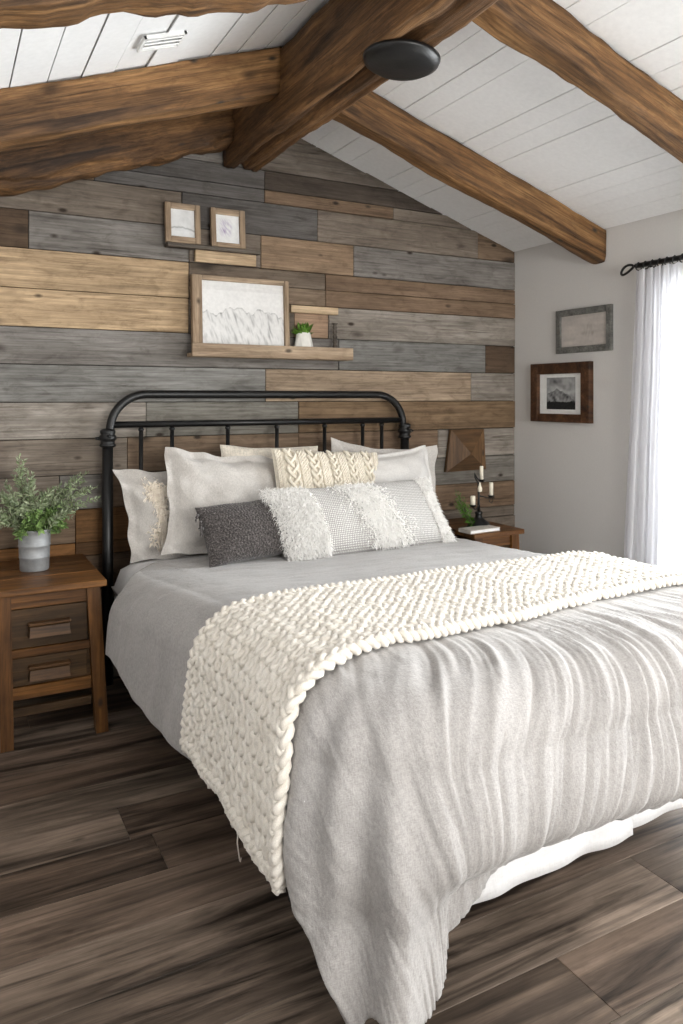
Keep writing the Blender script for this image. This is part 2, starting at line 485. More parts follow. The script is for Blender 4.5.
def window(name, axis, a0, a1, z0, z1, c0, label):
    """axis 'y': window in a wall of constant x = c0; axis 'x': constant y = c0"""
    f = MB(); fw = .05
    def bx(p0, p1, q0, q1, d0=.02, d1=.09):
        if axis == 'y': f.box(c0 + d0, c0 + d1, p0, p1, q0, q1, bev=.003)
        else: f.box(p0, p1, c0 - d1, c0 - d0, q0, q1, bev=.003)
    bx(a0, a0 + fw, z0, z1); bx(a1 - fw, a1, z0, z1); bx(a0, a1, z0, z0 + fw); bx(a0, a1, z1 - fw, z1)
    m = (a0 + a1) / 2
    bx(m - .025, m + .025, z0, z1, .03, .08)
    root = f.build(name, M['white']); tag(root, label, kind='structure')
    g = MB()
    if axis == 'y': g.box(c0 + .054, c0 + .058, a0 + .02, a1 - .02, z0 + .02, z1 - .02)
    else: g.box(a0 + .02, a1 - .02, c0 - .058, c0 - .054, z0 + .02, z1 - .02)
    g.build('window_pane', M['pane'], root)
window('window_1', 'y', WY0, WY1, WZ0, WZ1, XR, 'bright white framed window behind the curtain')
window('window_added', 'x', FX0, FX1, FZ0, FZ1, YF, 'unseen window added for the fill lamp, in the wall behind the viewer')  # made-up window, only there to carry the fill lamp

# ---- floor planks (running across the room, along x)
w = MB()
w.box(XL, XR, YF, .02, -.06, -.004, (.01, .009, .008, 1))
rf = random.Random(11)
cols = [(96, 84, 75), (86, 74, 65), (110, 99, 90), (78, 68, 60), (102, 92, 83), (92, 82, 74)]
k = 0
y = -2.2 + .18 * 12
while y > YF:
    y0, y1 = y - .18, y
    xs = [XL]
    if abs(y + 2.2) < .01: xs += [-.02, 1.21, 2.45]
    else:
        x = XL + rf.uniform(.2, 1.2)
        while x < XR - .15:
            xs.append(x); x += 1.22
    xs.append(XR)
    for a, b in zip(xs[:-1], xs[1:]):
        c = lin(cols[rf.randrange(len(cols))])
        w.box(a + .0006, b - .0006, y0 + .0006, min(y1 - .0006, .015), -.006, 0, c, (rf.random(), rf.random(), rf.random(), 1), .0008)
    y -= .18
tag(w.build('floor', M['floor']), kind='structure')

# ---- ceiling: white boards running front to back, both slopes
w = MB()
rc = random.Random(5)
def board(x0, x1, dz):
    g = .0022
    a, b = x0 + g, x1 - g
    za, zb = roof(x0) + dz, roof(x1) + dz
    bot = [(a, YF, za), (b, YF, zb), (b, .05, zb), (a, .05, za)]
    top = [(p[0], p[1], p[2] + .02) for p in bot]
    w.hexa(bot, top)
x = XRIDGE
while x < XR + .1:
    x1 = x + .104 + rc.uniform(-.012, .012); board(x, x1, rc.choice([0, 0, .0035, -.002, .002])); x = x1
x = XRIDGE
while x > XL - .1:
    x1 = x - (.118 + rc.uniform(-.012, .012)); board(x1, x, rc.choice([0, .004, -.003, .006])); x = x1
ce = w.build('ceiling', M['ceil']); tag(ce, kind='structure')
w = MB()
for (x0, x1) in ((XRIDGE, XR + .15), (XL - .15, XRIDGE)):
    b = [(x0, YF - .1, roof(x0) + .022), (x1, YF - .1, roof(x1) + .022), (x1, .1, roof(x1) + .022), (x0, .1, roof(x0) + .022)]
    w.hexa(b, [(p[0], p[1], p[2] + .08) for p in b])
o = w.build('roof_deck', M['dark'], ce)

# ------------------------------------------------------------------ timber beams
def timber(L, wd, hd, seed, rough=.006, wane=.014, live=0.0, livefreq=3.0, shear=0.0, step=.03, groove=None, nb=5):
    """section: y in [0, wd], z in [-hd, 0]; local x along the length"""
    e = .006
    ys = [0, e] + [wd * k / nb for k in range(1, nb)] + [wd - e, wd]
    zs = [-hd, -hd + e] + [-hd + hd * k / 5 for k in range(1, 5)] + [-e, 0]
    ring = [(y, -hd, 'b') for y in ys] + [(wd, z, 'r') for z in zs[1:-1]] + [(y, 0, 't') for y in ys[::-1]] + [(0, z, 'l') for z in zs[::-1][1:-1]]
    n = len(ring); m = max(2, int(L / step)) + 1
    b = MB(); vs = []; fs = []
    for i in range(m):
        x = L * i / (m - 1)
        wl = max(0, .5 + 1.1 * N(x * 2.3, seed, 3.1)) * wane
        wr = max(0, .5 + 1.1 * N(x * 2.1, seed, 8.7)) * wane
        lv = live * (N(x * livefreq, seed * 1.7, .3) + .5 * N(x * livefreq * 2.7, seed, 5.5))
        for (yy, zz, s_) in ring:
            y, z = yy, zz
            bl = max(0, 1 - (zz + hd) / .03); 
            dl = max(0, 1 - yy / .03); dr = max(0, 1 - (wd - yy) / .03)
            if bl > 0 and dl > 0: y += wl * bl * dl; z += wl * bl * dl
            if bl > 0 and dr > 0: y -= wr * bl * dr; z += wr * bl * dr
            if zz < -e: z += lv * (-zz / hd) ** 1.5
            if groove and zz <= -hd + 1e-6:
                for (gy, gw, gd) in groove:
                    z += gd * max(0, 1 - ((yy - gy) / gw) ** 2) * (.6 + .8 * N(x * 2.5, gy * 9, seed))
            y += rough * N(x * 3, z * 9, seed + 1.3 + y * 9) + rough * .6 * N(x * 14, z * 24, seed + 4.3 + y * 20)
            z += rough * N(x * 3, y * 9, seed + 7.3 + z * 7) + rough * .6 * N(x * 14, y * 24, seed + 9.3)
            z = min(z, .012)
            vs.append((x + shear * -z, y, z))
    for i in range(m - 1):
        for k in range(n):
            k2 = (k + 1) % n
            fs.append((i*n+k, (i+1)*n+k, (i+1)*n+k2, i*n+k2))
    fs.append(tuple(range(n))); fs.append(tuple((m-1)*n + k for k in range(n))[::-1])
    return b.add(vs, fs)

def rafter(name, label, side, y0, wd, hd, seed, mat, **kw):
    if side > 0:
        sl = math.atan(.32); x0 = 1.37; x1 = XR - .004
        L = (x1 - x0) / math.cos(sl)
        b = timber(L, wd, hd / 1.0 * math.cos(sl), seed, shear=math.tan(sl), **kw)
        o = b.build(name, mat, smooth=True)
        o.location = (x0, y0, roof(x0) - .006); o.rotation_euler = (0, sl, 0)
    else:
        sl = math.atan(.36); x0 = 1.20; x1 = XL + .004
        L = (x0 - x1) / math.cos(sl)
        b = timber(L, wd, hd * math.cos(sl), seed, shear=-math.tan(sl), **kw)
        for i, (x, y, z) in enumerate(b.v): b.v[i] = (x - L, y, z)   # runs downhill to -x
        o = b.build(name, mat, smooth=True)
        o.location = (x0, y0, roof(x0) - .006); o.rotation_euler = (0, -sl, 0)
    return tag(o, label, 'ceiling beam')

rb = timber(4.64, .20, .285, 2.0, rough=.010, wane=.03, step=.04, groove=[(.118, .026, .05), (.055, .008, .015)], nb=22)
ridge = rb.build('ridge_beam', M['beam_dark'], smooth=True)
ridge.location = (1.39, -4.66, 2.632); ridge.rotation_euler = (0, 0, R_(90))
tag(ridge, 'massive dark brown ridge beam running along the peak of the ceiling', 'ceiling beam')
rafter('rafter_beam', 'brown square rafter on the right slope, ending at the grey wall near the curtain rod', 1, -.70, .105, .165, 3.0, M['beam'], rough=.005)
rafter('rafter_beam', 'orange brown rafter on the right slope nearest the viewer, cut off by the picture edge', 1, -1.65, .105, .150, 5.0, M['beam'], rough=.008, wane=.016)
rafter('rafter_beam', 'straight sawn rafter on the left slope meeting the dark ridge beam', -1, -.70, .12, .185, 7.0, M['beam'], rough=.006)
rafter('log_beam', 'rough wavy log lying along the top of the plank wall on the left slope', -1, -.165, .14, .215, 9.0, M['beam_dark'], rough=.022, live=.03, livefreq=3.2, wane=.04)
rafter('live_edge_beam', 'live edge beam with wavy lower edge at the very top of the left slope', -1, -1.66, .16, .16, 12.0, M['beam'], rough=.010, live=.03, livefreq=5.5, wane=.02)

# black plate under the ridge beam
b = MB(); b.lathe([(.0, -.034), (.05, -.033), (.10, -.026), (.122, -.012), (.126, 0)], 40)
o = b.build('beam_plate', M['metal'], smooth=True)
o.location = (1.315, -1.40, 2.345); o.rotation_euler = (0, R_(5), 0)
tag(o, 'round black metal plate mounted under the ridge beam', 'ceiling plate')

# ceiling vent
sl = math.atan(.36)
root = empty('ceiling_vent', (.655, -.93, roof(.655) - .003), 'small white louvred vent between the beams on the left ceiling slope', 'vent', rot=(0, -sl, 0))
b = MB()
b.box(-.075, .075, -.055, -.045, -.012, 0); b.box(-.075, .075, .045, .055, -.012, 0)
b.box(-.075, -.067, -.055, .055, -.012, 0); b.box(.067, .075, -.055, .055, -.012, 0)
b.build('vent_frame', M['white'], root)
for i in range(3):
    b = MB(); yy = -.028 + .028 * i
    b.box(-.066, .066, -.011, .011, -.002, .002, M=Matrix.Translation((0, yy, -.008)) @ Matrix.Rotation(R_(28), 4, 'X'))
    b.build('slat', M['white'], root)

# ------------------------------------------------------------------ bed
bed = empty('bed', (1.41, -1.1, 0), 'black iron bed with tubular headboard and white mattress', 'bed')
def P(x, y, z): return (x - 1.41, y + 1.1, z)
YH = -.085
XPL, XPR = .641, 2.178
hb = MB()
zj = 1.085; rad = .16; ztop = 1.262
pts = [P(XPL, YH, zj)]
for i in range(0, 13):
    a = math.pi - (math.pi / 2) * i / 12
    pts.append(P(XPL + .01 + rad + rad * math.cos(a), YH, ztop - rad + rad * math.sin(a)))
for i in range(0, 13):
    a = math.pi / 2 - (math.pi / 2) * i / 12
    pts.append(P(XPR - .01 - rad + rad * math.cos(a), YH, ztop - rad + rad * math.sin(a)))
pts.append(P(XPR, YH, zj))
hb.tube(pts, .0185, 14); hb.build('top_rail', M['metal'], bed, True)
b = MB(); b.tube([P(XPL + .02, YH, 1.128), P(XPR - .02, YH, 1.128)], .0145, 12); b.build('cross_rail', M['metal'], bed, True)
b = MB(); b.tube([P(XPL, YH, .36), P(XPR, YH, .36)], .0145, 12); b.build('cross_rail', M['metal'], bed, True)
for x in (.785, .925, 1.19, 1.44, 1.70, 1.92, 2.035):
    b = MB(); b.tube([P(x, YH, .36), P(x, YH, 1.128)], .0095, 10)
    b.lathe([(.0095, 0), (.0135, .004), (.0135, .010), (.0095, .014)], 10, P(x, YH, 1.098)); b.build('spindle', M['metal'], bed, True)
for x in (XPL, XPR):
    b = MB(); b.tube([P(x, YH, 0), P(x, YH, zj)], .0235, 16)
    b.lathe([(.024, 0), (.034, .004), (.036, .012), (.029, .018), (.031, .03), (.037, .036), (.037, .05), (.029, .056), (.033, .064), (.033, .074), (.02, .082)], 18, P(x, YH, zj - .055))
    b.lathe([(.006, 0), (.012, .004), (.013, .014), (.007, .02)], 10, P(x, YH, zj - .02))
    b.build('post', M['metal'], bed, True)
    s = -1 if x == XPL else 1
    b = MB(); b.tube([P(x + s * .03, YH, zj - .015), P(x + s * .052, YH, zj - .015)], [.009, .006], 8); b.build('knob', M['metal'], bed, True)
    b = MB(); b.tube([P(x, YH - .03, zj - .005), P(x, YH - .048, zj - .005)], [.01, .006], 8); b.build('knob', M['metal'], bed, True)
b = MB()
b.box(XPL - 1.41, XPR - 1.41, -.95, 1.0, .24, .28); b.build('frame_rails', M['metal'], bed)
for (x, y) in ((.78, -1.75), (2.04, -1.75), (1.41, -1.2)):
    b = MB(); b.tube([P(x, y, 0), P(x, y, .25)], .02, 10); b.build('leg', M['metal'], bed, True)
b = MB(); b.box(XPL + .01 - 1.41, XPR - .01 - 1.41, -2.07 + 1.1, -.13 + 1.1, .24, .31, bev=.02); b.build('box_spring', M['cotton'], bed)
def mattress():
    x0, x1, y0, y1, z0, z1 = XPL + .005, XPR - .005, -2.08, -.13, .30, .565
    mb = MB(); n = 44
    def f(side):
        def g(u, v):
            a, c = u * 2 - 1, v * 2 - 1
            x = math.copysign(abs(a) ** .9, a); y = c
            e = (1 - abs(a) ** 14) * (1 - abs(c) ** 14)
            th = (max(e, 0)) ** .35
            zc = (z0 + z1) / 2
            return P((x0 + x1) / 2 + x * (x1 - x0) / 2 * 1.0, (y0 + y1) / 2 + y * (y1 - y0) / 2, zc + side * th * (z1 - z0) / 2 + .004 * N(x * 6, y * 6, side))
        return g
    mb.grid(f(1), n, n); mb.grid(f(-1), n, n, flip=True)
    return mb
mattress().build('mattress', M['cotton'], bed, True)

# white bed skirt panels hanging below the duvet
def skirt(p0, p1, z0, z1, seed, ax, skew=(0, 0)):
    b = MB()
    def f(u, v):
        x = p0[0] + (p1[0] - p0[0]) * u; y = p0[1] + (p1[1] - p0[1]) * u
        wv = (.003 * math.sin(u * 26 + seed) + .007 * N(u * 7, v * 1.2, seed)) * (1 - v * .6)
        if ax == 'x': y += wv - .02 * (1 - v)
        else: x += wv - .02 * (1 - v)
        zb = z0 + skew[0] * (1 - u) + skew[1] * u + .003 * N(u * 5, 2.2, seed)
        return P(x, y, zb + (z1 - zb) * v)
    b.grid(f, 60, 10)
    return b
for (a, c, s, ax, sk) in (((.82, -2.115), (1.535, -2.115), 1, 'x', (-.015, .005)), ((1.525, -2.10), (2.17, -2.10), 2, 'x', (.01, .035)),
                      ((.70, -2.06), (.66, -.16), 3, 'y', (.03, .03)), ((2.2, -2.10), (2.2, -.16), 4, 'y', (0, 0))):
    o = skirt(a, c, .145, .40, s, ax, sk).build('bed_skirt', M['cotton'], bed, True)
    md = o.modifiers.new('thick', 'SOLIDIFY'); md.thickness = .003

# ------------------------------------------------------------------ duvet (draped sheet) and the drape used by the throw
RE = .14; RC = .13
CX0, CX1, CYF = .69, 2.13, -2.10
def cx0(b): return .672 + .105 * sstep(-.55, -1.75, b) if False else .675 + .10 * min(1.0, max(0.0, (-.6 - b) / 1.1)) * 1.2
def ztop_at(y):
    t = sstep(-.35, -1.5, y) if False else min(1, max(0, (-.35 - y) / 1.25))
    return .585 + .07 * (t * t * (3 - 2 * t))
def drape(a, b, h=0.0, wr=1.0):
    """a: cloth x, b: cloth y (metres, running on past the edges); returns a point in the room"""
    a = a + (cx0(b) - CX0) * min(1.0, max(0.0, (1.5 - a) / .7))
    c0 = cx0(b)
    ix = min(max(a, c0 + RC), CX1 - RC); iy = max(b, CYF + RC)
    dx, dy = a - ix, b - iy
    d2 = math.hypot(dx, dy)
    z0 = ztop_at(max(b, -2.2))
    puff = .012 * N(a * 2.2, b * 2.2, 4.4) * wr
    foot = 0.0
    if d2 > 1e-9: nx, ny = dx / d2, dy / d2; foot = max(0, -ny)
    else: nx = ny = 0.0
    d = d2 - RC
    # wrinkles: gathered folds running over the foot end, fine crinkles elsewhere
    mk = sstep(-1.75, -2.15, b) * (.6 + .4 * sstep(.62, 1.0, a))
    wx = a + .25 * N(a * 1.3, b * 1.5, 2.0) + .12 * max(0, .9 - a) * (b + 2.0)
    f1 = N(wx * 12, b * 1.1, 9.1); f2 = N(wx * 27, b * 1.6, 3.7); f3 = N(wx * 58, b * 3.4, 6.2)
    rid = (1 - abs(f1) * 2.2)
    cf = min(1.0, 2.2 * min(abs(nx), abs(ny))) if nx < 0 else 0.0
    mk *= 1 - .5 * cf
    fold = cf * .012 * math.sin(math.atan2(ny, nx) * 17 + 2 * N(a * 3, b * 3, 3.0)) * sstep(0, .3, d) + mk * (.009 * rid + .010 * (1 - 2.4 * abs(f2)) * (.5 + N(a * 3, b * 4, 7.7)) + .007 * (1 - 2.2 * abs(f3)) - .008)
    top = (1 - mk) * (.004 * N(a * 5 + b, b * 18, 1.7) + .0022 * N(a * 12, b * 40, 5.1)) * (1 if a > .8 else .6)
    side = sstep(.72, .5, a) * (.010 * N(b * 4.0 + a * 2.5, a * 1.5, 8.8) + .006 * N(b * 9 + a * 5, a * 3, 2.8))
    wk = (fold + top + side) * wr + puff
    if d <= 0:
        t = max(0.0, -d)
        x, y = a, b
        z = z0 - .014 * math.exp(-t / .06)
        return Vector((x, y, z + wk + h))
    ex, ey = ix + nx * RC, iy + ny * RC
    qa = RE * math.pi / 2
    zt = z0 - .014
    if d < qa:
        th = d / RE
        rr = RE + h + wk
        out = rr * math.sin(th); z = zt - RE + rr * math.cos(th)
    else:
        s = d - qa
        corner = 1 - abs(abs(nx) - abs(ny)) if nx < 0 or nx > 0 else 0
        corner = max(0, min(1, 2 * min(abs(nx), abs(ny)) * 1.1))
        fl = foot * (.05 * math.sin(min(1, s / .27) * math.pi) - .055 * sstep(.16, .27, s) * (1 - corner))
        phi = math.atan2(ny, nx)
        fl += corner * (.05 * s / .3 + .022 * math.sin(phi * 9 + 1.0) * min(1, s / .25))
        fl += (1 - foot) * (1 - corner) * .03 * math.sin(min(1, s / .3) * math.pi * .6)
        out = RE + h + wk * 1.15 + fl; z = zt - RE - s
    return Vector((ex + nx * out, ey + ny * out, max(z, .012)))

AL, AR = CX0 - RE * math.pi / 2 - .235, CX1 + RE * math.pi / 2 + .17
BH, BF = -.385, CYF - RE * math.pi / 2 - .215
duv = MB()
def duvet_pt(u, v):
    a = AL + (AR - AL) * u; b = BH + (BF - BH) * v
    hem = -.115 * (1 - sstep(.02, .36, v))                     # hangs a little lower toward the head
    b -= .28 * sstep(.84, .52, a) * (1 - v) ** 3
    ov = max(0.0, CX0 - a)
    if ov > 0:
        a -= hem * ov / (CX0 - AL)
    fo = max(0.0, CYF - b)
    if fo > 0: b -= .20 * min(1, fo / .35) * sstep(1.17, .66, a) * (.15 + .85 * sstep(.28, .62, a))
    if v < .04:
        b += .025 * N(a * 3, 1.0, 2.0)
    p = drape(a, b)
    return p
duv.grid(duvet_pt, 330, 210, flip=True)
duvet = duv.build('duvet', M['linen'], None, True)
tag(duvet, 'crumpled grey linen duvet draped over the bed and hanging off its foot', 'duvet')
md = duvet.modifiers.new('thick', 'SOLIDIFY'); md.thickness = .02; md.offset = -1.0

# ------------------------------------------------------------------ chunky knit throw
thr = MB()
TA0, TA1 = .285, CX1 + .30          # left hem ... right hem (cloth x)
W0, W1 = -1.43, -1.94
NW = 15
def throw_pt(a, q, h):
    """q 0..1 across the width, back edge to front edge"""
    ov = max(0, (CX0 + .03 - a))
    b0 = W0 - .10 * ov + .012 * N(a * 3, 7.0); b1 = W1 + .075 * sstep(1.0, 2.0, a) - .36 * ov + .018 * N(a * 4, 3.0) + .01 * N(a * 11, 5.0)
    b = b0 + (b1 - b0) * q
    # lower left hem dips toward the front corner
    if a < CX0: a = a - .05 * q * ov / .4 + .012 * N(q * 6, 1.1) * ov / .4
    return drape(a, b, .014 + h, .25)
cs = .036; nC = int((TA1 - TA0) / cs)
for j in range(nC):
    aj = TA0 + cs * (j + .5)
    pts = []
    for i in range(NW * 10 + 1):
        t = i / 10 * 2 * math.pi
        q = (t / (2 * math.pi) + .17 * math.sin(2 * t)) / NW
        q = min(1, max(0, q))
        jit = .005 * N(j * 1.7, i * .13, 2.0)
        a = aj - .86 * cs * math.cos(t) + jit + .006 * N(q * 9, aj * 7, 4.0)
        pts.append(throw_pt(a, q, .006 + .0032 * math.cos(2 * t) + .004 * N(i * .2, j * .9, 6.1)))
    thr.tube(pts, [  .0112 * (1 + .18 * N(i * .35, j * 1.3, 9.0)) for i in range(len(pts))], 6, col=None)
def vv(u, v): return throw_pt(TA0 + .01 + (TA1 - TA0 - .02) * u, .01 + .98 * v, .003)
thr.grid(vv, 120, 24, flip=True)
for q0, rr in ((.985, .0098), (.015, .0085)):
    for k in (0, 1, 2):
        pts = []
        n = nC * 6
        for i in range(n + 1):
            a = TA0 + (TA1 - TA0) * i / n
            ph = i / 6 * math.pi * .95 + k * 2 * math.pi / 3 + 1.2 * N(a * 5, 3.3, q0)
            qq = q0 + (.028 + .008 * N(a * 7, 1.1, k)) * math.sin(ph) + .010 * N(a * 16, k * 3.0, q0)
            pts.append(throw_pt(a, qq, .008 + .008 * math.sin(2 * ph) + .003 * N(a * 20, k, 3.0)))
        thr.tube(pts, [rr * (1 + .2 * N(i * .21, k * 5.0, q0)) for i in range(len(pts))], 6)
for k in (0, 1, 2):                       # braided lower hem on the left
    pts = []
    for i in range(NW * 7 + 1):
        q = i / (NW * 7); ph = i / 6 * math.pi * 1.15 + k * 2.094
        pts.append(throw_pt(TA0 + .004 + .009 * math.sin(ph), q, .010 + .007 * math.sin(2 * ph)))
    thr.tube(pts, .0105, 6)
throw = thr.build('knit_throw', M['yarn'], None, True)
tag(throw, 'chunky cream hand knitted throw laid across the foot of the bed', 'throw blanket')
b = MB(); p = throw_pt(TA0, .62, .02)
b.tube([p, p + Vector((-.003, -.002, -.03)), p + Vector((.002, -.004, -.07)), p + Vector((.004, -.002, -.075)), p + Vector((.006, -.002, -.066))], .0016, 5)
b.build('loose_thread', M['yarn'], throw, True)

# ------------------------------------------------------------------ pillows
class Pillow:
    def __init__(s, w, h, t, fl=0.0, seed=1.0, wr=1.0, pinch=.06, sag=0.0, bob=None, shear=0.0):
        s.shear = shear
        s.w, s.h, s.t, s.fl, s.seed, s.wr, s.pinch, s.sag, s.bob = w, h, t, fl, seed, wr, pinch, sag, bob
    def pt(s, u, v, side, lift=0.0):
        """u, v in -1..1"""
        W, H, sd = s.w / 2, s.h / 2, s.seed
        iu = 1 - s.fl / W if s.fl else 1.0; iv = 1 - s.fl / H if s.fl else 1.0
        a = min(1, abs(u) / iu); c = min(1, abs(v) / iv)
        th = ((1 - a ** 2.4) * (1 - c ** 2.4)) ** .52
        th *= 1 - .18 * (v * .6)                               # fuller toward the bottom
        x = u * W * (1 - s.pinch * (1 - v * v)); y = v * H * (1 - s.pinch * 1.2 * (1 - u * u) * (1.0 if v > 0 else .35))
        y -= s.sag * H * (1 - u * u) * max(0, v)
        n1 = N(x * 9, y * 9, sd) ; n2 = N(x * 22 + y * 8, y * 18, sd + 5)
        edge = (a ** 4 + c ** 4) * .5
        z = side * (s.t / 2 * th + .0018) + s.wr * (.010 * n1 * (.3 + th) + .005 * n2 * (.25 + th * .4)) * (1 if side > 0 else .5)
        z += s.wr * .010 * edge * N(x * 14, y * 14, sd + 9)     # rippled rim, shared by both faces
        if s.fl:
            z += s.wr * .008 * edge * math.sin((x + y) * 45 + sd)
        if s.bob: z += side * s.bob(x, y) * min(1, th * 3)
        p = Vector((x, y, z))
        p.x += .008 * N(y * 7, sd, 1.0) * s.wr; p.y += .010 * N(x * 6, sd, 4.0) * s.wr
        p.x -= s.shear * p.y
        if lift:
            e = .01
            q = s.pt(min(1, u + e), v, side) - s.pt(max(-1, u - e), v, side); r = s.pt(u, min(1, v + e), side) - s.pt(u, max(-1, v - e), side)
            nn = q.cross(r)
            if nn.length > 1e-9: p = p + nn.normalized() * (side * lift if nn.normalized().z * side < 0 else lift * (1 if nn.z * side > 0 else 1))
        return p
    def nrm(s, u, v, side):
        e = .015
        q = s.pt(min(1, u + e), v, side) - s.pt(max(-1, u - e), v, side); r = s.pt(u, min(1, v + e), side) - s.pt(u, max(-1, v - e), side)
        n = q.cross(r)
        n = n.normalized() if n.length > 1e-9 else Vector((0, 0, side))
        return n if n.z * side > 0 else -n
    def mesh(s, nu=60, nv=44):
        b = MB()
        b.grid(lambda i, j: s.pt(i * 2 - 1, j * 2 - 1, 1), nu, nv)
        b.grid(lambda i, j: s.pt(i * 2 - 1, j * 2 - 1, -1), nu, nv, flip=True)
        # close the rim
        def e(fn, n):
            for k in range(n):
                p0, p1 = fn(k / n), fn((k + 1) / n)
                b.add([p0[0], p1[0], p1[1], p0[1]], [(0, 1, 2, 3)])
        for (uu, ax) in ((-1, 0), (1, 0), (-1, 1), (1, 1)):
            if ax == 0: e(lambda t: (s.pt(uu, t * 2 - 1, 1), s.pt(uu, t * 2 - 1, -1)), nv)
            else: e(lambda t: (s.pt(t * 2 - 1, uu, 1), s.pt(t * 2 - 1, uu, -1)), nu)
        return b
def place(o, base, lean, yaw=0, roll=0, h=0):
    """base: world point of the middle of the lower edge"""
    m = Matrix.Rotation(R_(yaw), 4, 'Z') @ Matrix.Rotation(R_(90 - lean), 4, 'X') @ Matrix.Rotation(R_(roll), 4, 'Z') @ Matrix.Translation((0, h / 2, 0))
    o.matrix_world = Matrix.Translation(base) @ m
def tufts(pl, n, region, ln, wdt, rs, side=1, droop=.5):
    """shaggy strands on a patch of a pillow; region() gives u, v"""
    b = MB()
    for _ in range(n):
        u, v = region(rs)
        p = pl.pt(u, v, side); nn = pl.nrm(u, v, side)
        tx = Vector((rs.uniform(-1, 1), rs.uniform(-1.3, .6), rs.uniform(-.2, .4))).normalized()
        L = ln * rs.uniform(.6, 1.25)
        d1 = (nn * .55 + tx * .75).normalized(); d2 = (nn * .12 + tx * droop + Vector((0, -.5, 0))).normalized()
        p1 = p + d1 * L * .45; p2 = p1 + d2 * L * .55
        sd = d1.cross(Vector((rs.uniform(-1, 1), rs.uniform(-1, 1), rs.uniform(-1, 1)))).normalized() * wdt * .5
        b.add([p - sd, p + sd, p1 + sd * .8, p1 - sd * .8, p2 + sd * .15, p2 - sd * .15], [(0, 1, 2, 3), (3, 2, 4, 5)])
    return b

def sham(name, label, mat, w_, h_, t_, fl, seed, base, lean, yaw, roll, **kw):
    pl = Pillow(w_, h_, t_, fl, seed, **kw)
    o = pl.mesh().build(name, mat, None, True)
    place(o, base, lean, yaw, roll, h_)
    tag(o, label, 'pillow')
    return o, pl
rs = random.Random(21)
# back left sham with cream tufts
o, pl = sham('pillow_sham', 'grey sham with cream fluffy tufts against the left headboard post', M['linen_l'], .60, .40, .14, .035, 2.0, (.97, -.265, .555), 14, 3, 0, wr=2.2, pinch=.09, shear=.10)
tufts(pl, 2200, lambda r: (lambda k: (-.52 + r.gauss(0, k[1]), k[0] + r.gauss(0, k[2])))(r.choice([(.45, .07, .12), (.4, .07, .1), (.0, .035, .2), (-.55, .075, .12)])), .020, .009, rs).build('tuft_trim', M['pom'], o)
# front left sham
o, pl = sham('pillow_sham', 'large light grey sham with flanged edge behind the charcoal cushion', M['linen_l'], .66, .46, .17, .035, 5.0, (1.125, -.42, .575), 22, 4, -7, wr=2.1)
# cream cushion behind
o, pl = sham('cushion', 'cream textured cushion peeking over the large grey sham, behind the knitted cushion', M['cream'], .50, .40, .12, 0, 8.0, (1.36, -.235, .63), 10, 0, -2, wr=1.2)
# back right sham
o, pl = sham('pillow_sham', 'grey flanged sham leaning on the right headboard post', M['linen_l'], .62, .46, .14, .04, 11.0, (1.955, -.27, .575), 11, -2, -5, wr=1.3, sag=.10)
o, pl = sham('pillow_sham', 'smooth light grey pillow right of the cable knit cushion, before the flanged sham', M['linen_w'], .54, .41, .17, .02, 14.0, (1.90, -.455, .60), 18, -3, 4, pinch=.08)
# cable knit cushion
pl = Pillow(.55, .43, .15, 0, 17.0, wr=.5, pinch=.05)
o = pl.mesh().build('knit_cushion', M['yarn2'], None, True)
place(o, (1.545, -.50, .60), 20, 2, -4, .43)
tag(o, 'cream cable knit cushion standing behind the long fringed lumbar cushion', 'cushion')
b = MB()
def col_tube(fu, fz, r, n=90):
    pts = []
    for i in range(n + 1):
        v = -.97 + 1.94 * i / n
        uu = fu(v); p = pl.pt(uu, v, 1); nn = pl.nrm(uu, v, 1)
        pts.append(p + nn * fz(v))
    b.tube(pts, r, 6)
for (u0, A, kf, r) in ((-.74, .085, 9, .0075), (-.36, .075, 11, .007), (.02, .06, 13, .0065), (.36, .07, 11, .007), (.72, .08, 9, .0075)):
    for k in range(3):
        col_tube(lambda v, u0=u0, A=A, kf=kf, k=k: u0 + A * math.sin(v * kf + k * 2.094), lambda v, kf=kf, k=k: .006 + .005 * math.sin(2 * (v * kf + k * 2.094)), r)
for u0 in (-.95, -.90, -.585, -.535, -.485, -.215, -.165, -.115, .145, .195, .245, .50, .55, .60, .90, .95):
    for k in (0, 1):
        col_tube(lambda v, u0=u0, k=k: u0 + .016 * math.sin(v * 44 + k * math.pi), lambda v, k=k: .003 + .002 * math.cos(v * 44 + k * math.pi), .005, 130)
b.build('cable_pattern', M['yarn2'], o, True)
# charcoal lumbar
pl = Pillow(.44, .25, .13, 0, 23.0, wr=.5, pinch=.05, bob=lambda x, y: .0035 * math.sin(x * 2 * math.pi / .013 + 1.5 * math.sin(y * 240)) * math.sin(y * 2 * math.pi / .014))
o = pl.mesh(130, 84).build('lumbar_cushion', M['charcoal'], None, True)
place(o, (1.13, -.64, .60), 28, 4, 3, .25)
tag(o, 'charcoal grey knitted lumbar cushion in front of the left sham', 'cushion')
for v in (.72, .5, .28):
    b = MB(); p = pl.pt(-.99, v, 1)
    for k in range(7):
        q = Vector((rs.uniform(-.02, -.006), rs.uniform(-.022, .006), rs.uniform(0, .016)))
        b.tube([p, p + q * .6 + Vector((-.004, 0, .004)), p + q * 1.3 + Vector((0, -.008, 0))], [.003, .0035, .002], 5)
    b.build('tassel', M['charcoal'], o, True)
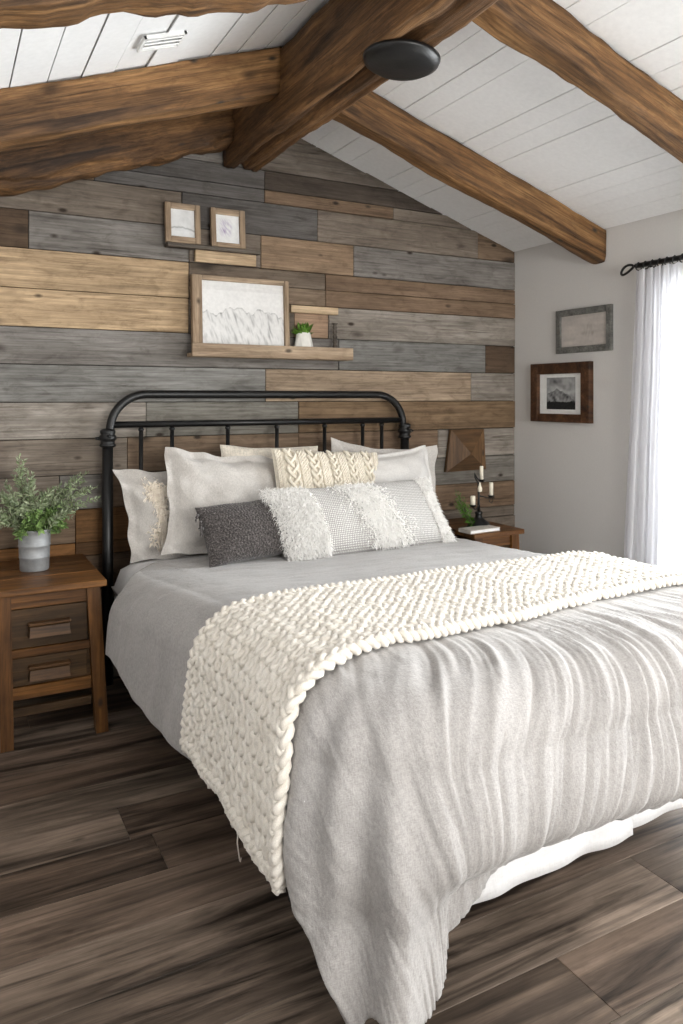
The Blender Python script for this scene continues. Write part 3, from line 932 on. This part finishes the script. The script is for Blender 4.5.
# long white and grey lumbar
pl = Pillow(.82, .31, .16, 0, 29.0, wr=.5, pinch=.04, shear=.2)
o = pl.mesh(80, 40).build('lumbar_cushion', M['woven'], None, True)
place(o, (1.605, -.70, .59), 26, -1, 1, .31)
tag(o, 'long grey and white woven lumbar cushion with shaggy white ends and centre fringe', 'cushion')
tufts(pl, 9000, lambda r: (-1 + abs(r.random() ** .9) * .44, r.uniform(-1, 1)), .024, .003, rs).build('shaggy_end', M['fur'], o)
tufts(pl, 1600, lambda r: (-1 + r.random() * .40, r.uniform(-1, 1)), .022, .003, rs, -1).build('shaggy_end', M['fur'], o)
tufts(pl, 6500, lambda r: (lambda v: (.09 + .10 * v * -1 + r.gauss(0, .11), v))(r.uniform(-.95, .95)), .026, .0035, rs).build('centre_fringe', M['fur'], o)
tufts(pl, 3000, lambda r: (.82 + r.random() * .18, r.uniform(-1, 1)), .022, .003, rs).build('shaggy_end', M['fur'], o)

# ------------------------------------------------------------------ nightstands
def nightstand(name, label, x0, x1, y0, y1, ht, lean=0.0, front_detail=True):
    r = empty(name, ((x0 + x1) / 2, (y0 + y1) / 2, 0), label, 'nightstand')
    W, D = (x1 - x0) / 2, (y1 - y0) / 2
    b = MB()
    for i in range(3):
        a = -D + 2 * D * i / 3; c = -D + 2 * D * (i + 1) / 3
        b.box(-W, W, a + (.0006 if i else 0), c - (.0006 if i < 2 else 0), ht - .024, ht, (1, 1, 1, 1), bev=.003)
    b.usecol = False
    b.build('table_top', M['stand_h'], r)
    zt = ht - .024
    lw = .048
    for sx in (-1, 1):
        for sy in (-1, 1):
            tx = sx * (W - .045) ; bx = sx * (W - .030) + lean
            if sx < 0: bx += lean * .6
            ty = sy * (D - .045); by = sy * (D - .032)
            def q(cx, cy, z, hw): return [(cx - hw, cy - hw, z), (cx + hw, cy - hw, z), (cx + hw, cy + hw, z), (cx - hw, cy + hw, z)]
            l = MB(); l.hexa(q(bx, by, 0, lw / 2 * .92), q(tx, ty, zt, lw / 2)); l.build('leg', M['stand_v'], r)
    hw = W - .06
    fy = -D + .045
    # side, back panels
    b = MB()
    b.box(-hw - .01, -hw + .006, -D + .05, D - .05, .20, zt); b.box(hw - .006, hw + .01, -D + .05, D - .05, .20, zt); b.box(-hw, hw, D - .055, D - .04, .20, zt)
    b.box(-hw, hw, -D + .06, D - .05, .185, .20)
    b.build('case', M['stand_d'], r)
    for (za, zb) in ((zt - .055, zt), (.315, .345), (.165, .21), (.105, .135)):
        b = MB(); b.box(-hw - .006, hw + .010, fy - .012, fy + .012, za, zb, bev=.002); b.build('rail', M['stand_h'] if za > .11 else M['stand_d'], r)
    for (za, zb) in ((.347, zt - .058), (.212, .313)):
        if zb - za < .05: continue
        d = MB(); d.box(-hw + .004, hw - .004, fy - .006, fy + .01, za, zb, bev=.002)
        d = d.build('drawer', M['stand_d'], r)
        m = (za + zb) / 2
        h_ = MB()
        # chunky block pull with a sloped top
        h_.hexa([(-.07, fy - .045, m - .028), (.07, fy - .045, m - .028), (.07, fy - .006, m - .028), (-.07, fy - .006, m - .028)],
                [(-.066, fy - .036, m + .008), (.066, fy - .036, m + .008), (.066, fy - .006, m + .018), (-.066, fy - .006, m + .018)])
        h_.box(-.072, .072, fy - .042, fy - .006, m + .012, m + .022, bev=.003)
        h_.build('pull', M['stand_d'] if False else M['pull'], d)
    return r
nightstand('nightstand', 'rustic brown wooden nightstand with two drawers, left of the bed', .15, .545, -.575, -.045, .57, .016)
nightstand('nightstand', 'brown wooden nightstand in the far corner, mostly hidden behind the bed', 2.325, 2.65, -.49, -.04, .57)

# ------------------------------------------------------------------ plants
def leaf(b, p, d, L, wd, col, rs, up=None):
    d = d.normalized()
    s = d.cross(up or Vector((rs.uniform(-1, 1), rs.uniform(-1, 1), rs.uniform(-.2, 1))))
    if s.length < 1e-4: s = d.orthogonal()
    s = s.normalized() * wd
    n = s.cross(d).normalized()
    p1 = p + d * L * .4 + n * L * .05; p2 = p + d * L - n * L * .06
    b.add([p, p1 + s, p2, p1 - s], [(0, 1, 2), (0, 2, 3)], col)
root = empty('potted_plant', (.325, -.27, .57), 'dusty green leafy plant in a galvanised metal bucket on the left nightstand', 'plant')
b = MB()
b.lathe([(.0, 0), (.052, 0), (.054, .004), (.0555, .05), (.058, .053), (.0565, .056), (.058, .095), (.0605, .098), (.0585, .102), (.0605, .150), (.064, .155), (.064, .161), (.060, .161), (.056, .12), (.0, .12)], 40)
b.build('metal_bucket', M['galv'], root, True)
rp_ = random.Random(4)
lv = MB(); st = MB()
def sprig(base, tip, nl, L, wd, greens, bend):
    pts = []
    for i in range(11):
        t = i / 10
        p = base.lerp(tip, t) + bend * math.sin(t * math.pi) 
        pts.append(p)
    st.tube(pts, [.0016 - .0009 * i / 10 for i in range(11)], 4)
    for i in range(nl):
        t = .12 + .88 * i / nl
        k = min(9, int(t * 10)); p = pts[k].lerp(pts[k + 1], t * 10 - k)
        ax = (pts[k + 1] - pts[k]).normalized()
        o_ = Vector((rp_.uniform(-1, 1), rp_.uniform(-1, 1), rp_.uniform(-.6, .8)))
        o_ = (o_ - ax * o_.dot(ax)).normalized()
        g = greens[rp_.randrange(len(greens))]; br = rp_.uniform(.75, 1.2)
        sc_ = (1.0 - .55 * t) * rp_.uniform(.7, 1.25)
        leaf(lv, p, o_ + ax * rp_.uniform(.4, 1.1), L * sc_, wd * sc_, (g[0] * br, g[1] * br, g[2] * br, 1), rp_)
sg = [(1, 1, 1), (1.25, 1.22, 1.2), (.75, .85, .65), (1.1, 1.15, 1.0)]
gg = [(.62, .85, .38), (.5, .72, .32), (.75, .95, .5)]
tips = [(-.045, .02, .47), (-.02, -.03, .40), (.20, 0, .36), (.155, -.02, .37), (.10, .04, .34), (-.12, .0, .33), (-.17, -.03, .27), (-.20, .02, .22), (.05, -.06, .35),
        (.23, -.02, .30), (.17, -.06, .25), (-.08, .06, .36), (.02, .07, .38), (-.15, -.08, .22), (.12, -.09, .22), (-.06, -.09, .28), (.0, .02, .32), (.075, .0, .30), (-.10, -.04, .31), (.14, .03, .30),
        (-.05, .0, .42), (.19, -.04, .33), (-.19, -.05, .30), (-.15, .05, .30), (.06, .02, .28)]
for tpt in tips:
    for r_ in range(2):
        j = Vector((rp_.uniform(-.025, .025), rp_.uniform(-.025, .025), rp_.uniform(-.04, .015)))
        base = Vector((rp_.uniform(-.035, .035), rp_.uniform(-.035, .035), .13))
        sprig(base, Vector(tpt) + j, 58, .036, .0062, sg, Vector((rp_.uniform(-.02, .02), rp_.uniform(-.02, .02), .035)))
for i in range(46):
    a = rp_.uniform(0, 6.28); rr = rp_.uniform(.03, .13)
    sprig(Vector((math.cos(a) * .03, math.sin(a) * .03, .14)), Vector((math.cos(a) * rr, math.sin(a) * rr * .8, rp_.uniform(.13, .25))), 26, .040, .0105, gg, Vector((0, 0, .02)))
lv.build('foliage', M['sage'], root); st.build('stems', M['stem'], root)

# ------------------------------------------------------------------ ledges and pictures on the plank wall
FRONT = -.012
root = empty('picture_ledge', (1.13, 0, 1.94), 'narrow grey ledge holding the two small frames', 'shelf')
b = MB(); b.box(-.22, .235, -.065, FRONT, 0, .018, bev=.002); b.build('shelf_board', M['greyshelf'], root)
b = MB(); b.box(-.08, .224, -.034, FRONT, -.055, 0, bev=.002); b.build('support_board', M['tan_h'], root)
root = empty('picture_ledge', (1.44, 0, 1.437), 'long pale wooden ledge under the big mountain drawing', 'shelf')
b = MB(); b.box(-.425, .418, -.088, FRONT, 0, .018, bev=.002); b.build('shelf_board', M['pale_h'], root)
b = MB(); b.box(-.425, .418, -.10, -.088, 0, .062, bev=.002); b.build('front_lip', M['pale_h'], root)
b = MB(); b.box(1.535, 1.80, -.045, FRONT, 1.672, 1.708, bev=.002)
tag(b.build('wooden_strip', M['tan_h']), 'short pale wooden board on the plank wall above the succulent', 'wall board')

def mount_sketch(u, v):
    """pencil mountains on white paper"""
    ridge = .58 + .16 * N(u * 3.2, 1.0, 2.0) + .10 * N(u * 8, 4.0) + .05 * N(u * 22, 2.0) - .12 * abs(u - .35)
    base = .80 + .03 * N(u * 4, v * 4)
    if v > .86: base = .74 + .05 * N(u * 6, v * 30)
    if v < ridge:
        s = N(u * 26 + v * 7, v * 5.5, 3.0) + .6 * N(u * 60 + v * 14, v * 9, 8.0)
        base -= max(0, s) * .42 + .05
        base -= .25 * max(0, 1 - abs(v - ridge) / .025) * (N(u * 18, 3) > -.2)
    base = min(.86, max(.22, base))
    return (base * 1.0, base * .985, base * .97, 1)
def soft_sketch(u, v):
    g = .72 + .12 * N(u * 2.5, v * 3, 5)
    d = abs(v - (.28 + .08 * math.sin(u * 3 + .4) + .03 * N(u * 9, 2)))
    g -= .4 * max(0, 1 - d / .04)
    if v < .22: g = .76
    return (g, g, g * 1.0, 1)
def violet_sketch(u, v):
    g = .80
    m = max(0, 1 - (abs(u - .42) / .30) ** 2) * max(0, 1 - (abs(v - .55) / .35) ** 2)
    s = N((u + v * .6) * 22, v * 6, 3) + .3
    k = max(0, s) * m * .75
    return (g - k * .8, g - k * .95, g - k * .62, 1)
def bw_photo(u, v):
    g = .28 + .22 * N(u * 3, v * 4, 2) + .1 * N(u * 9, v * 9, 3)
    g += .22 * max(0, 1 - abs(v - .55) / .3) * (1 - abs(u - .5))
    peak = .66 - .55 * abs(u - .36) + .07 * N(u * 6, 3.0) + .03 * N(u * 15, 1.0)
    if v < peak: g = .22 + .20 * N(u * 7 + v * 5, v * 6, 5) + .12 * N(u * 16 - v * 9, v * 9, 2)
    tree = .24 + .07 * N(u * 5, 7) + .05 * N(u * 40, 3)
    if v < tree: g = .02 + .02 * max(0, N(u * 20, v * 20))
    g = min(.6, max(.015, g))
    return (g, g, g, 1)
def beige_sketch(u, v):
    g = N(u * 2.5, v * 8, 4)
    c = [.50 + .10 * g, .455 + .09 * g, .42 + .08 * g]
    d = abs(u - .62) + .2 * N(v * 6, 2)
    k = .16 * max(0, 1 - d / .16) * max(0, N(u * 34, v * 4) + .2) * sstep(.1, .3, v) * sstep(.9, .6, v)
    return (max(.1, c[0] - k), max(.1, c[1] - k), max(.1, c[2] - k), 1)

def picture(name, label, cat, M0, w_, h_, rails, dep, art, math_h, mat_v, mat=None, matcol=None, artbox=None, res=70):
    """local x right, z up, -y out of the wall, origin at lower left back. rails = (left, right, bottom, top)"""
    r = empty(name, (0, 0, 0), label, cat); r.matrix_world = M0
    L, R2, B, T = rails
    for (p0, p1, q0, q1, mm, e) in ((0, L, 0, h_, mat_v, 0), (w_ - R2, w_, 0, h_, mat_v, 0), (L, w_ - R2, 0, B, math_h, .001), (L, w_ - R2, h_ - T, h_, math_h, .001)):
        f = MB(); f.box(p0, p1, -dep + e, 0, q0, q1, bev=.002); f.build('frame_rail', mm, r)
    ax0, ax1, az0, az1 = L - .002, w_ - R2 + .002, B - .002, h_ - T + .002
    if artbox:
        m = MB(); m.box(ax0, ax1, -dep * .35, -.003, az0, az1); m.build('mat_board', M['white'], r)
        ax0, ax1, az0, az1 = artbox
        yy = -dep * .35 - .0015
    else: yy = -dep * .4
    a = MB(); ny = int(res * (az1 - az0) / (ax1 - ax0))
    a.grid(lambda u, v: (ax0 + (ax1 - ax0) * u, yy, az0 + (az1 - az0) * v), res, ny, col=lambda u, v: art(u, v))
    a.build('artwork', M['art'], r)
    return r
def T_(x, y, z, lean=0, rz=0, ry=0):
    return Matrix.Translation((x, y, z)) @ Matrix.Rotation(rz, 4, 'Z') @ Matrix.Rotation(lean, 4, 'X') @ Matrix.Rotation(ry, 4, 'Y')
picture('small_frame', 'small pale wooden frame with a grey sketch, first on the upper ledge', 'picture frame', T_(.905, -.036, 1.9585, R_(-5)), .165, .187, (.026, .026, .03, .026), .022, soft_sketch, M['pale_h'], M['pale_v'], res=40)
picture('small_frame', 'small tan wooden frame with a violet sketch, beside the grey sketch', 'picture frame', T_(1.122, -.036, 1.9585, R_(-5)), .17, .187, (.024, .028, .022, .028), .022, violet_sketch, M['pale_h'], M['pale_v'], res=40)
picture('mountain_picture', 'wide wooden framed pencil drawing of mountains on the long ledge', 'picture frame', T_(1.025, -.050, 1.4555, R_(-3)), .49, .365, (.048, .024, .03, .022), .028, mount_sketch, M['pale_h'], M['pale_v'], res=150)
RW = Matrix.Rotation(R_(-90), 4, 'Z')
def wallpic(y, z): return Matrix.Translation((XR - .001, y, z)) @ RW
picture('wall_picture', 'grey framed beige sketch hanging higher on the plain wall', 'picture frame', wallpic(-.357, 1.487), .387, .235, (.034, .034, .034, .034), .02, beige_sketch, M['greyframe'], M['greyframe'], res=80)
picture('wall_picture', 'dark brown framed black and white mountain photograph hanging lower on the plain wall', 'picture frame', wallpic(-.173, 1.112), .44, .325, (.055, .06, .045, .06), .035, bw_photo, M['brownframe'], M['brownframe'], artbox=(.11, .325, .07, .245), res=80)

# succulent pot on the long ledge
root = empty('succulent_pot', (1.60, -.05, 1.455), 'small white faceted pot with a green succulent on the long ledge', 'plant')
b = MB()
n = 7
rings = [(.040, 0, 0), (.055, .035, .45), (.036, .118, 0), (.031, .116, 0), (.03, .09, 0)]
vs = []; fs = []
for (r_, z_, ph) in rings:
    for k in range(n):
        a = 2 * math.pi * (k + ph) / n + .3
        vs.append((r_ * math.cos(a), r_ * math.sin(a) * .72, z_))
for i in range(len(rings) - 1):
    for k in range(n):
        k2 = (k + 1) % n
        if i == 0: fs += [(k, k2, n + k), (k2, n + k2, n + k)]
        elif i == 1: fs += [(n + k, n + k2, 2 * n + k2), (n + k, 2 * n + k2, 2 * n + k)]
        else: fs.append((i*n+k, i*n+k2, (i+1)*n+k2, (i+1)*n+k))
fs.append(tuple(range(n))[::-1]); fs.append(tuple(4 * n + k for k in range(n)))
b.add(vs, fs); b.build('pot', M['pot'], root)
lv = MB()
for i in range(64):
    a = rp_.uniform(0, 6.28); e = rp_.uniform(.15, 1.35)
    d = Vector((math.cos(a) * math.cos(e), math.sin(a) * math.cos(e) * .6, math.sin(e)))
    L = rp_.uniform(.045, .075); wd = rp_.uniform(.007, .012)
    p = Vector((rp_.uniform(-.022, .022), rp_.uniform(-.014, .014), .108))
    br = rp_.uniform(.6, 1.3)
    s = d.cross(Vector((0, 0, 1))).normalized() * wd; nn = s.cross(d).normalized() * wd * .5
    c_ = (br, br, br * .9, 1)
    lv.add([p, p + d * L * .6 + s, p + d * L, p + d * L * .6 - s, p + d * L * .5 + nn, p + d * L * .5 - nn], [(0, 1, 4), (1, 2, 4), (2, 3, 4), (3, 0, 4), (1, 0, 5), (2, 1, 5), (3, 2, 5), (0, 3, 5)], c_)
lv.build('succulent', M['green'], root)
# dark turned candlestick under the strip
b = MB()
pr = [(.0, 0), (.02, 0), (.022, .006), (.012, .014)]
for i in range(6):
    z_ = .018 + i * .024
    pr += [(.008, z_), (.0135, z_ + .012), (.008, z_ + .023)]
pr += [(.013, .165), (.015, .172), (.0, .172)]
b.lathe(pr, 16)
o = b.build('candlestick', M['greyshelf'], None, True); o.location = (1.775, -.055, 1.455)
tag(o, 'small dark turned candlestick at the end of the long ledge', 'candlestick')

# faceted wood panel above the far nightstand
root = empty('mounted_wood_panel', (2.63, -.012, .83), 'square brown wooden panel with triangular facets on the wall above the candelabra', 'wall art')
c4 = [(-.142, 0, 0), (.138, 0, .005), (.124, 0, .236), (-.108, 0, .236)]
fr = [(p[0], -.02, p[2]) for p in c4]; ap = (.005, -.055, .10)
bk = [(p[0], 0, p[2]) for p in c4]
mats = ['panel2', 'panel', 'panel2', 'panel']
for k in range(4):
    b = MB(); k2 = (k + 1) % 4
    b.add([fr[k], fr[k2], ap], [(0, 1, 2)]); b.add([bk[k], bk[k2], fr[k2], fr[k]], [(0, 1, 2, 3)])
    b.build('facet', M[mats[k]], root)

# ------------------------------------------------------------------ candelabra, candles, sprig and book on the far nightstand
CB = Vector((2.475, -.335, .57))
root = empty('candelabra', CB, 'black iron candelabra with a domed base on the far nightstand', 'candelabra')
b = MB(); b.lathe([(.0, 0), (.062, 0), (.064, .008), (.058, .016), (.050, .030), (.030, .042), (.020, .052), (.017, .07), (.022, .076), (.014, .084), (.0, .084)], 32); b.build('base', M['metal'], root, True)
b = MB(); b.tube([(0, 0, .08), (0, 0, .15), (-.002, 0, .235)], [.008, .0055, .005], 10); b.build('stem', M['metal'], root, True)
cand = {'top': ((.012, -.008, .250), .070, .0095), 'left': ((-.062, -.03, .125), .046, .013), 'right': ((.082, .0, .162), .068, .011)}
arms = {'top': [(-.002, 0, .23), (-.028, -.004, .262), (-.034, -.006, .285), (-.02, -.008, .262), (.0, -.008, .245), (.012, -.008, .24)],
        'left': [(0, 0, .12), (-.02, -.012, .10), (-.045, -.025, .10), (-.062, -.03, .115)],
        'right': [(0, 0, .165), (.03, 0, .158), (.06, 0, .15), (.082, 0, .15)]}
for k, pts in arms.items():
    b = MB(); b.tube(pts, .0035, 8)
    c = cand[k][0]
    b.lathe([(.004, -.014), (.012, -.010), (.019, -.002), (.020, 0), (.0, 0)], 16, c)
    if k == 'right': b.tube([(.082, 0, .15), (.10, 0, .142), (.104, 0, .152), (.096, 0, .155)], .002, 6); b.tube([(.075, 0, .148), (.07, 0, .128), (.085, 0, .12), (.094, 0, .135)], .002, 6)
    b.build('arm', M['metal'], root, True)
for k, lab in (('top', 'short ivory candle on the topmost arm of the candelabra'), ('left', 'stubby ivory candle on the lowest arm of the candelabra, by the greenery'), ('right', 'ivory candle on the outer arm of the candelabra, on the side of the grey wall')):
    c, hh, r_ = cand[k]
    b = MB(); b.lathe([(.0, 0), (r_, 0), (r_, hh - .003), (r_ * .8, hh), (.0, hh - .002)], 16)
    o = b.build('candle', M['wax'], None, True); o.location = CB + Vector(c) + Vector((0, 0, .0005))
    tag(o, lab, 'candle', 'candles on the candelabra')
    b = MB(); b.tube([(0, 0, hh - .003), (.001, 0, hh + .006)], .0008, 5); b.build('wick', M['dark'], o)
b = MB(); b.lathe([(.0, 0), (.011, .004), (.012, .02), (.006, .034), (.0035, .05), (.0, .052)], 14)
o = b.build('glass_bud', M['wax'], root, True); o.location = (-.002, -.012, .185); o['label'] = 'pale teardrop finial'
lv = MB(); st = MB()
for i in range(14):
    a = rp_.uniform(2.0, 4.4)
    sprig(Vector((-.03, -.03, .0)), Vector((-.075 + .07 * math.cos(a), -.03 + .05 * math.sin(a), rp_.uniform(.11, .215))), 26, .028, .004, gg + sg[:1], Vector((-.01, 0, .01)))
root = empty('greenery_sprig', CB + Vector((-.005, .02, 0)), 'sprig of thin green leaves beside the candelabra on the far nightstand', 'greenery')
lv.build('foliage', M['green'], root); st.build('stems', M['stem'], root)
root = empty('book', (2.405, -.43, .571), 'thin pale closed book lying on the far nightstand in front of the candelabra', 'book', rz=R_(4))
b = MB(); b.box(-.10, .10, -.045, .045, 0, .003, bev=.001); b.box(-.10, .10, -.045, .045, .015, .018, bev=.001); b.box(-.10, -.097, -.045, .045, 0, .018); b.build('cover', M['book'], root)
b = MB(); b.box(-.097, .097, -.042, .042, .003, .015); b.build('pages', M['white'], root)

# ------------------------------------------------------------------ curtain and rod
root = empty('curtain_rod', (2.925, -.91, 1.875), 'black iron curtain rod with a looped finial on the plain wall', 'curtain rod')
b = MB(); b.tube([(0, -.045, 0), (0, -2.45, 0)], .0125, 12)
for k in range(60):
    pass
b.build('rod', M['metal'], root, True)
b = MB()
lp = []
for i in range(24):
    a = 2 * math.pi * i / 24
    tr = .5 + .5 * math.cos(a)
    lp.append((0, .006 + .034 * math.cos(a) - .012 * math.sin(a), .024 * math.sin(a) * (1.1 - .55 * (1 - tr)) - .004 - .010 * tr))
b.tube(lp, .0062, 8, closed=True); b.lathe([(.006, 0), (.016, .003), (.016, .012), (.006, .015)], 12, (0, -.05, -.0075)); b.build('finial', M['metal'], root, True)
for yy in (-.10, -1.2, -2.38):
    b = MB(); b.tube([(0, yy, 0), (.05, yy, -.01), (.082, yy, -.02)], .006, 8); b.lathe([(.0, 0), (.022, 0), (.022, .006), (.0, .006)], 14, (.07, yy, -.03)); b.build('bracket', M['metal'], root, True)
for k in range(9):
    b = MB(); yy = -.06 - .04 * k
    b.tube([(.0165 * math.cos(a), yy + .004 * math.sin(a * 2), -.004 + .0185 * math.sin(a)) for a in [2 * math.pi * i / 16 for i in range(16)]], .0028, 6, closed=True)
    b.build('ring', M['metal'], root, True)
def curt(y_t0, y_t1, y_b0, y_b1, nf, seed):
    b = MB()
    z0, z1 = .02, 1.853
    def f(u, v):
        z = z0 + (z1 - z0) * v
        t0 = y_b0 + (y_t0 - y_b0) * v ** .8; t1 = y_b1 + (y_t1 - y_b1) * v ** .8
        y = t0 + (t1 - t0) * u
        ph = u * nf * 2 * math.pi + .8 * N(u * 3, v * 1.5, seed)
        am = .012 + .008 * (1 - v) + .008 * N(u * 5, v * 2, seed + 2)
        x = 2.925 + am * math.sin(ph) + .010 * N(u * 9, v * 3, seed)
        y += .010 * math.sin(ph * 2 + .6) 
        if v > .97: z += .004 * math.cos(ph)
        return (x, y, z)
    b.grid(f, 150, 60)
    return b
o = curt(-.965, -1.28, -.845, -1.30, 7.0, 3).build('curtain', M['curtain'], None, True)
tag(o, 'white sheer pleated curtain hanging from the black rod beside the window', 'curtain')

# ------------------------------------------------------------------ light
wd = bpy.data.worlds.new('sky'); sc.world = wd; wd.use_nodes = True
bg = wd.node_tree.nodes['Background']; bg.inputs[0].default_value = (1, 1, 1, 1); bg.inputs[1].default_value = 3.0
def area(name, loc, rot, sx, sy, power, col):
    l = bpy.data.lights.new(name, 'AREA'); l.shape = 'RECTANGLE'; l.size = sx; l.size_y = sy; l.energy = power; l.color = col
    o = bpy.data.objects.new(name, l); COL.objects.link(o); o.location = loc; o.rotation_euler = rot
    return o
area('window_daylight', (XR + .35, (WY0 + WY1) / 2, 1.0), (0, R_(90), 0), 1.7, 2.0, 168, (.955, .98, 1.0))
area('front_fill', ((FX0 + FX1) / 2, YF - .3, 1.4), (R_(90), 0, 0), 2.1, 1.2, 125, (1.0, .965, .92))  # added fill lamp behind the camera, shining through the made-up window

# ------------------------------------------------------------------ camera
cam = bpy.data.cameras.new('camera'); co = bpy.data.objects.new('camera', cam); COL.objects.link(co)
cam.sensor_fit = 'VERTICAL'; cam.sensor_height = 36.0; cam.lens = 750 / 1024 * 36.0
cam.shift_y = -115 / 1024
cam.clip_start = .05
co.location = (0, -3.45, 1.25); co.rotation_euler = (R_(90), 0, R_(-28.1))
sc.camera = co
sc.view_settings.view_transform = 'Standard'
sc.view_settings.exposure = 0.07
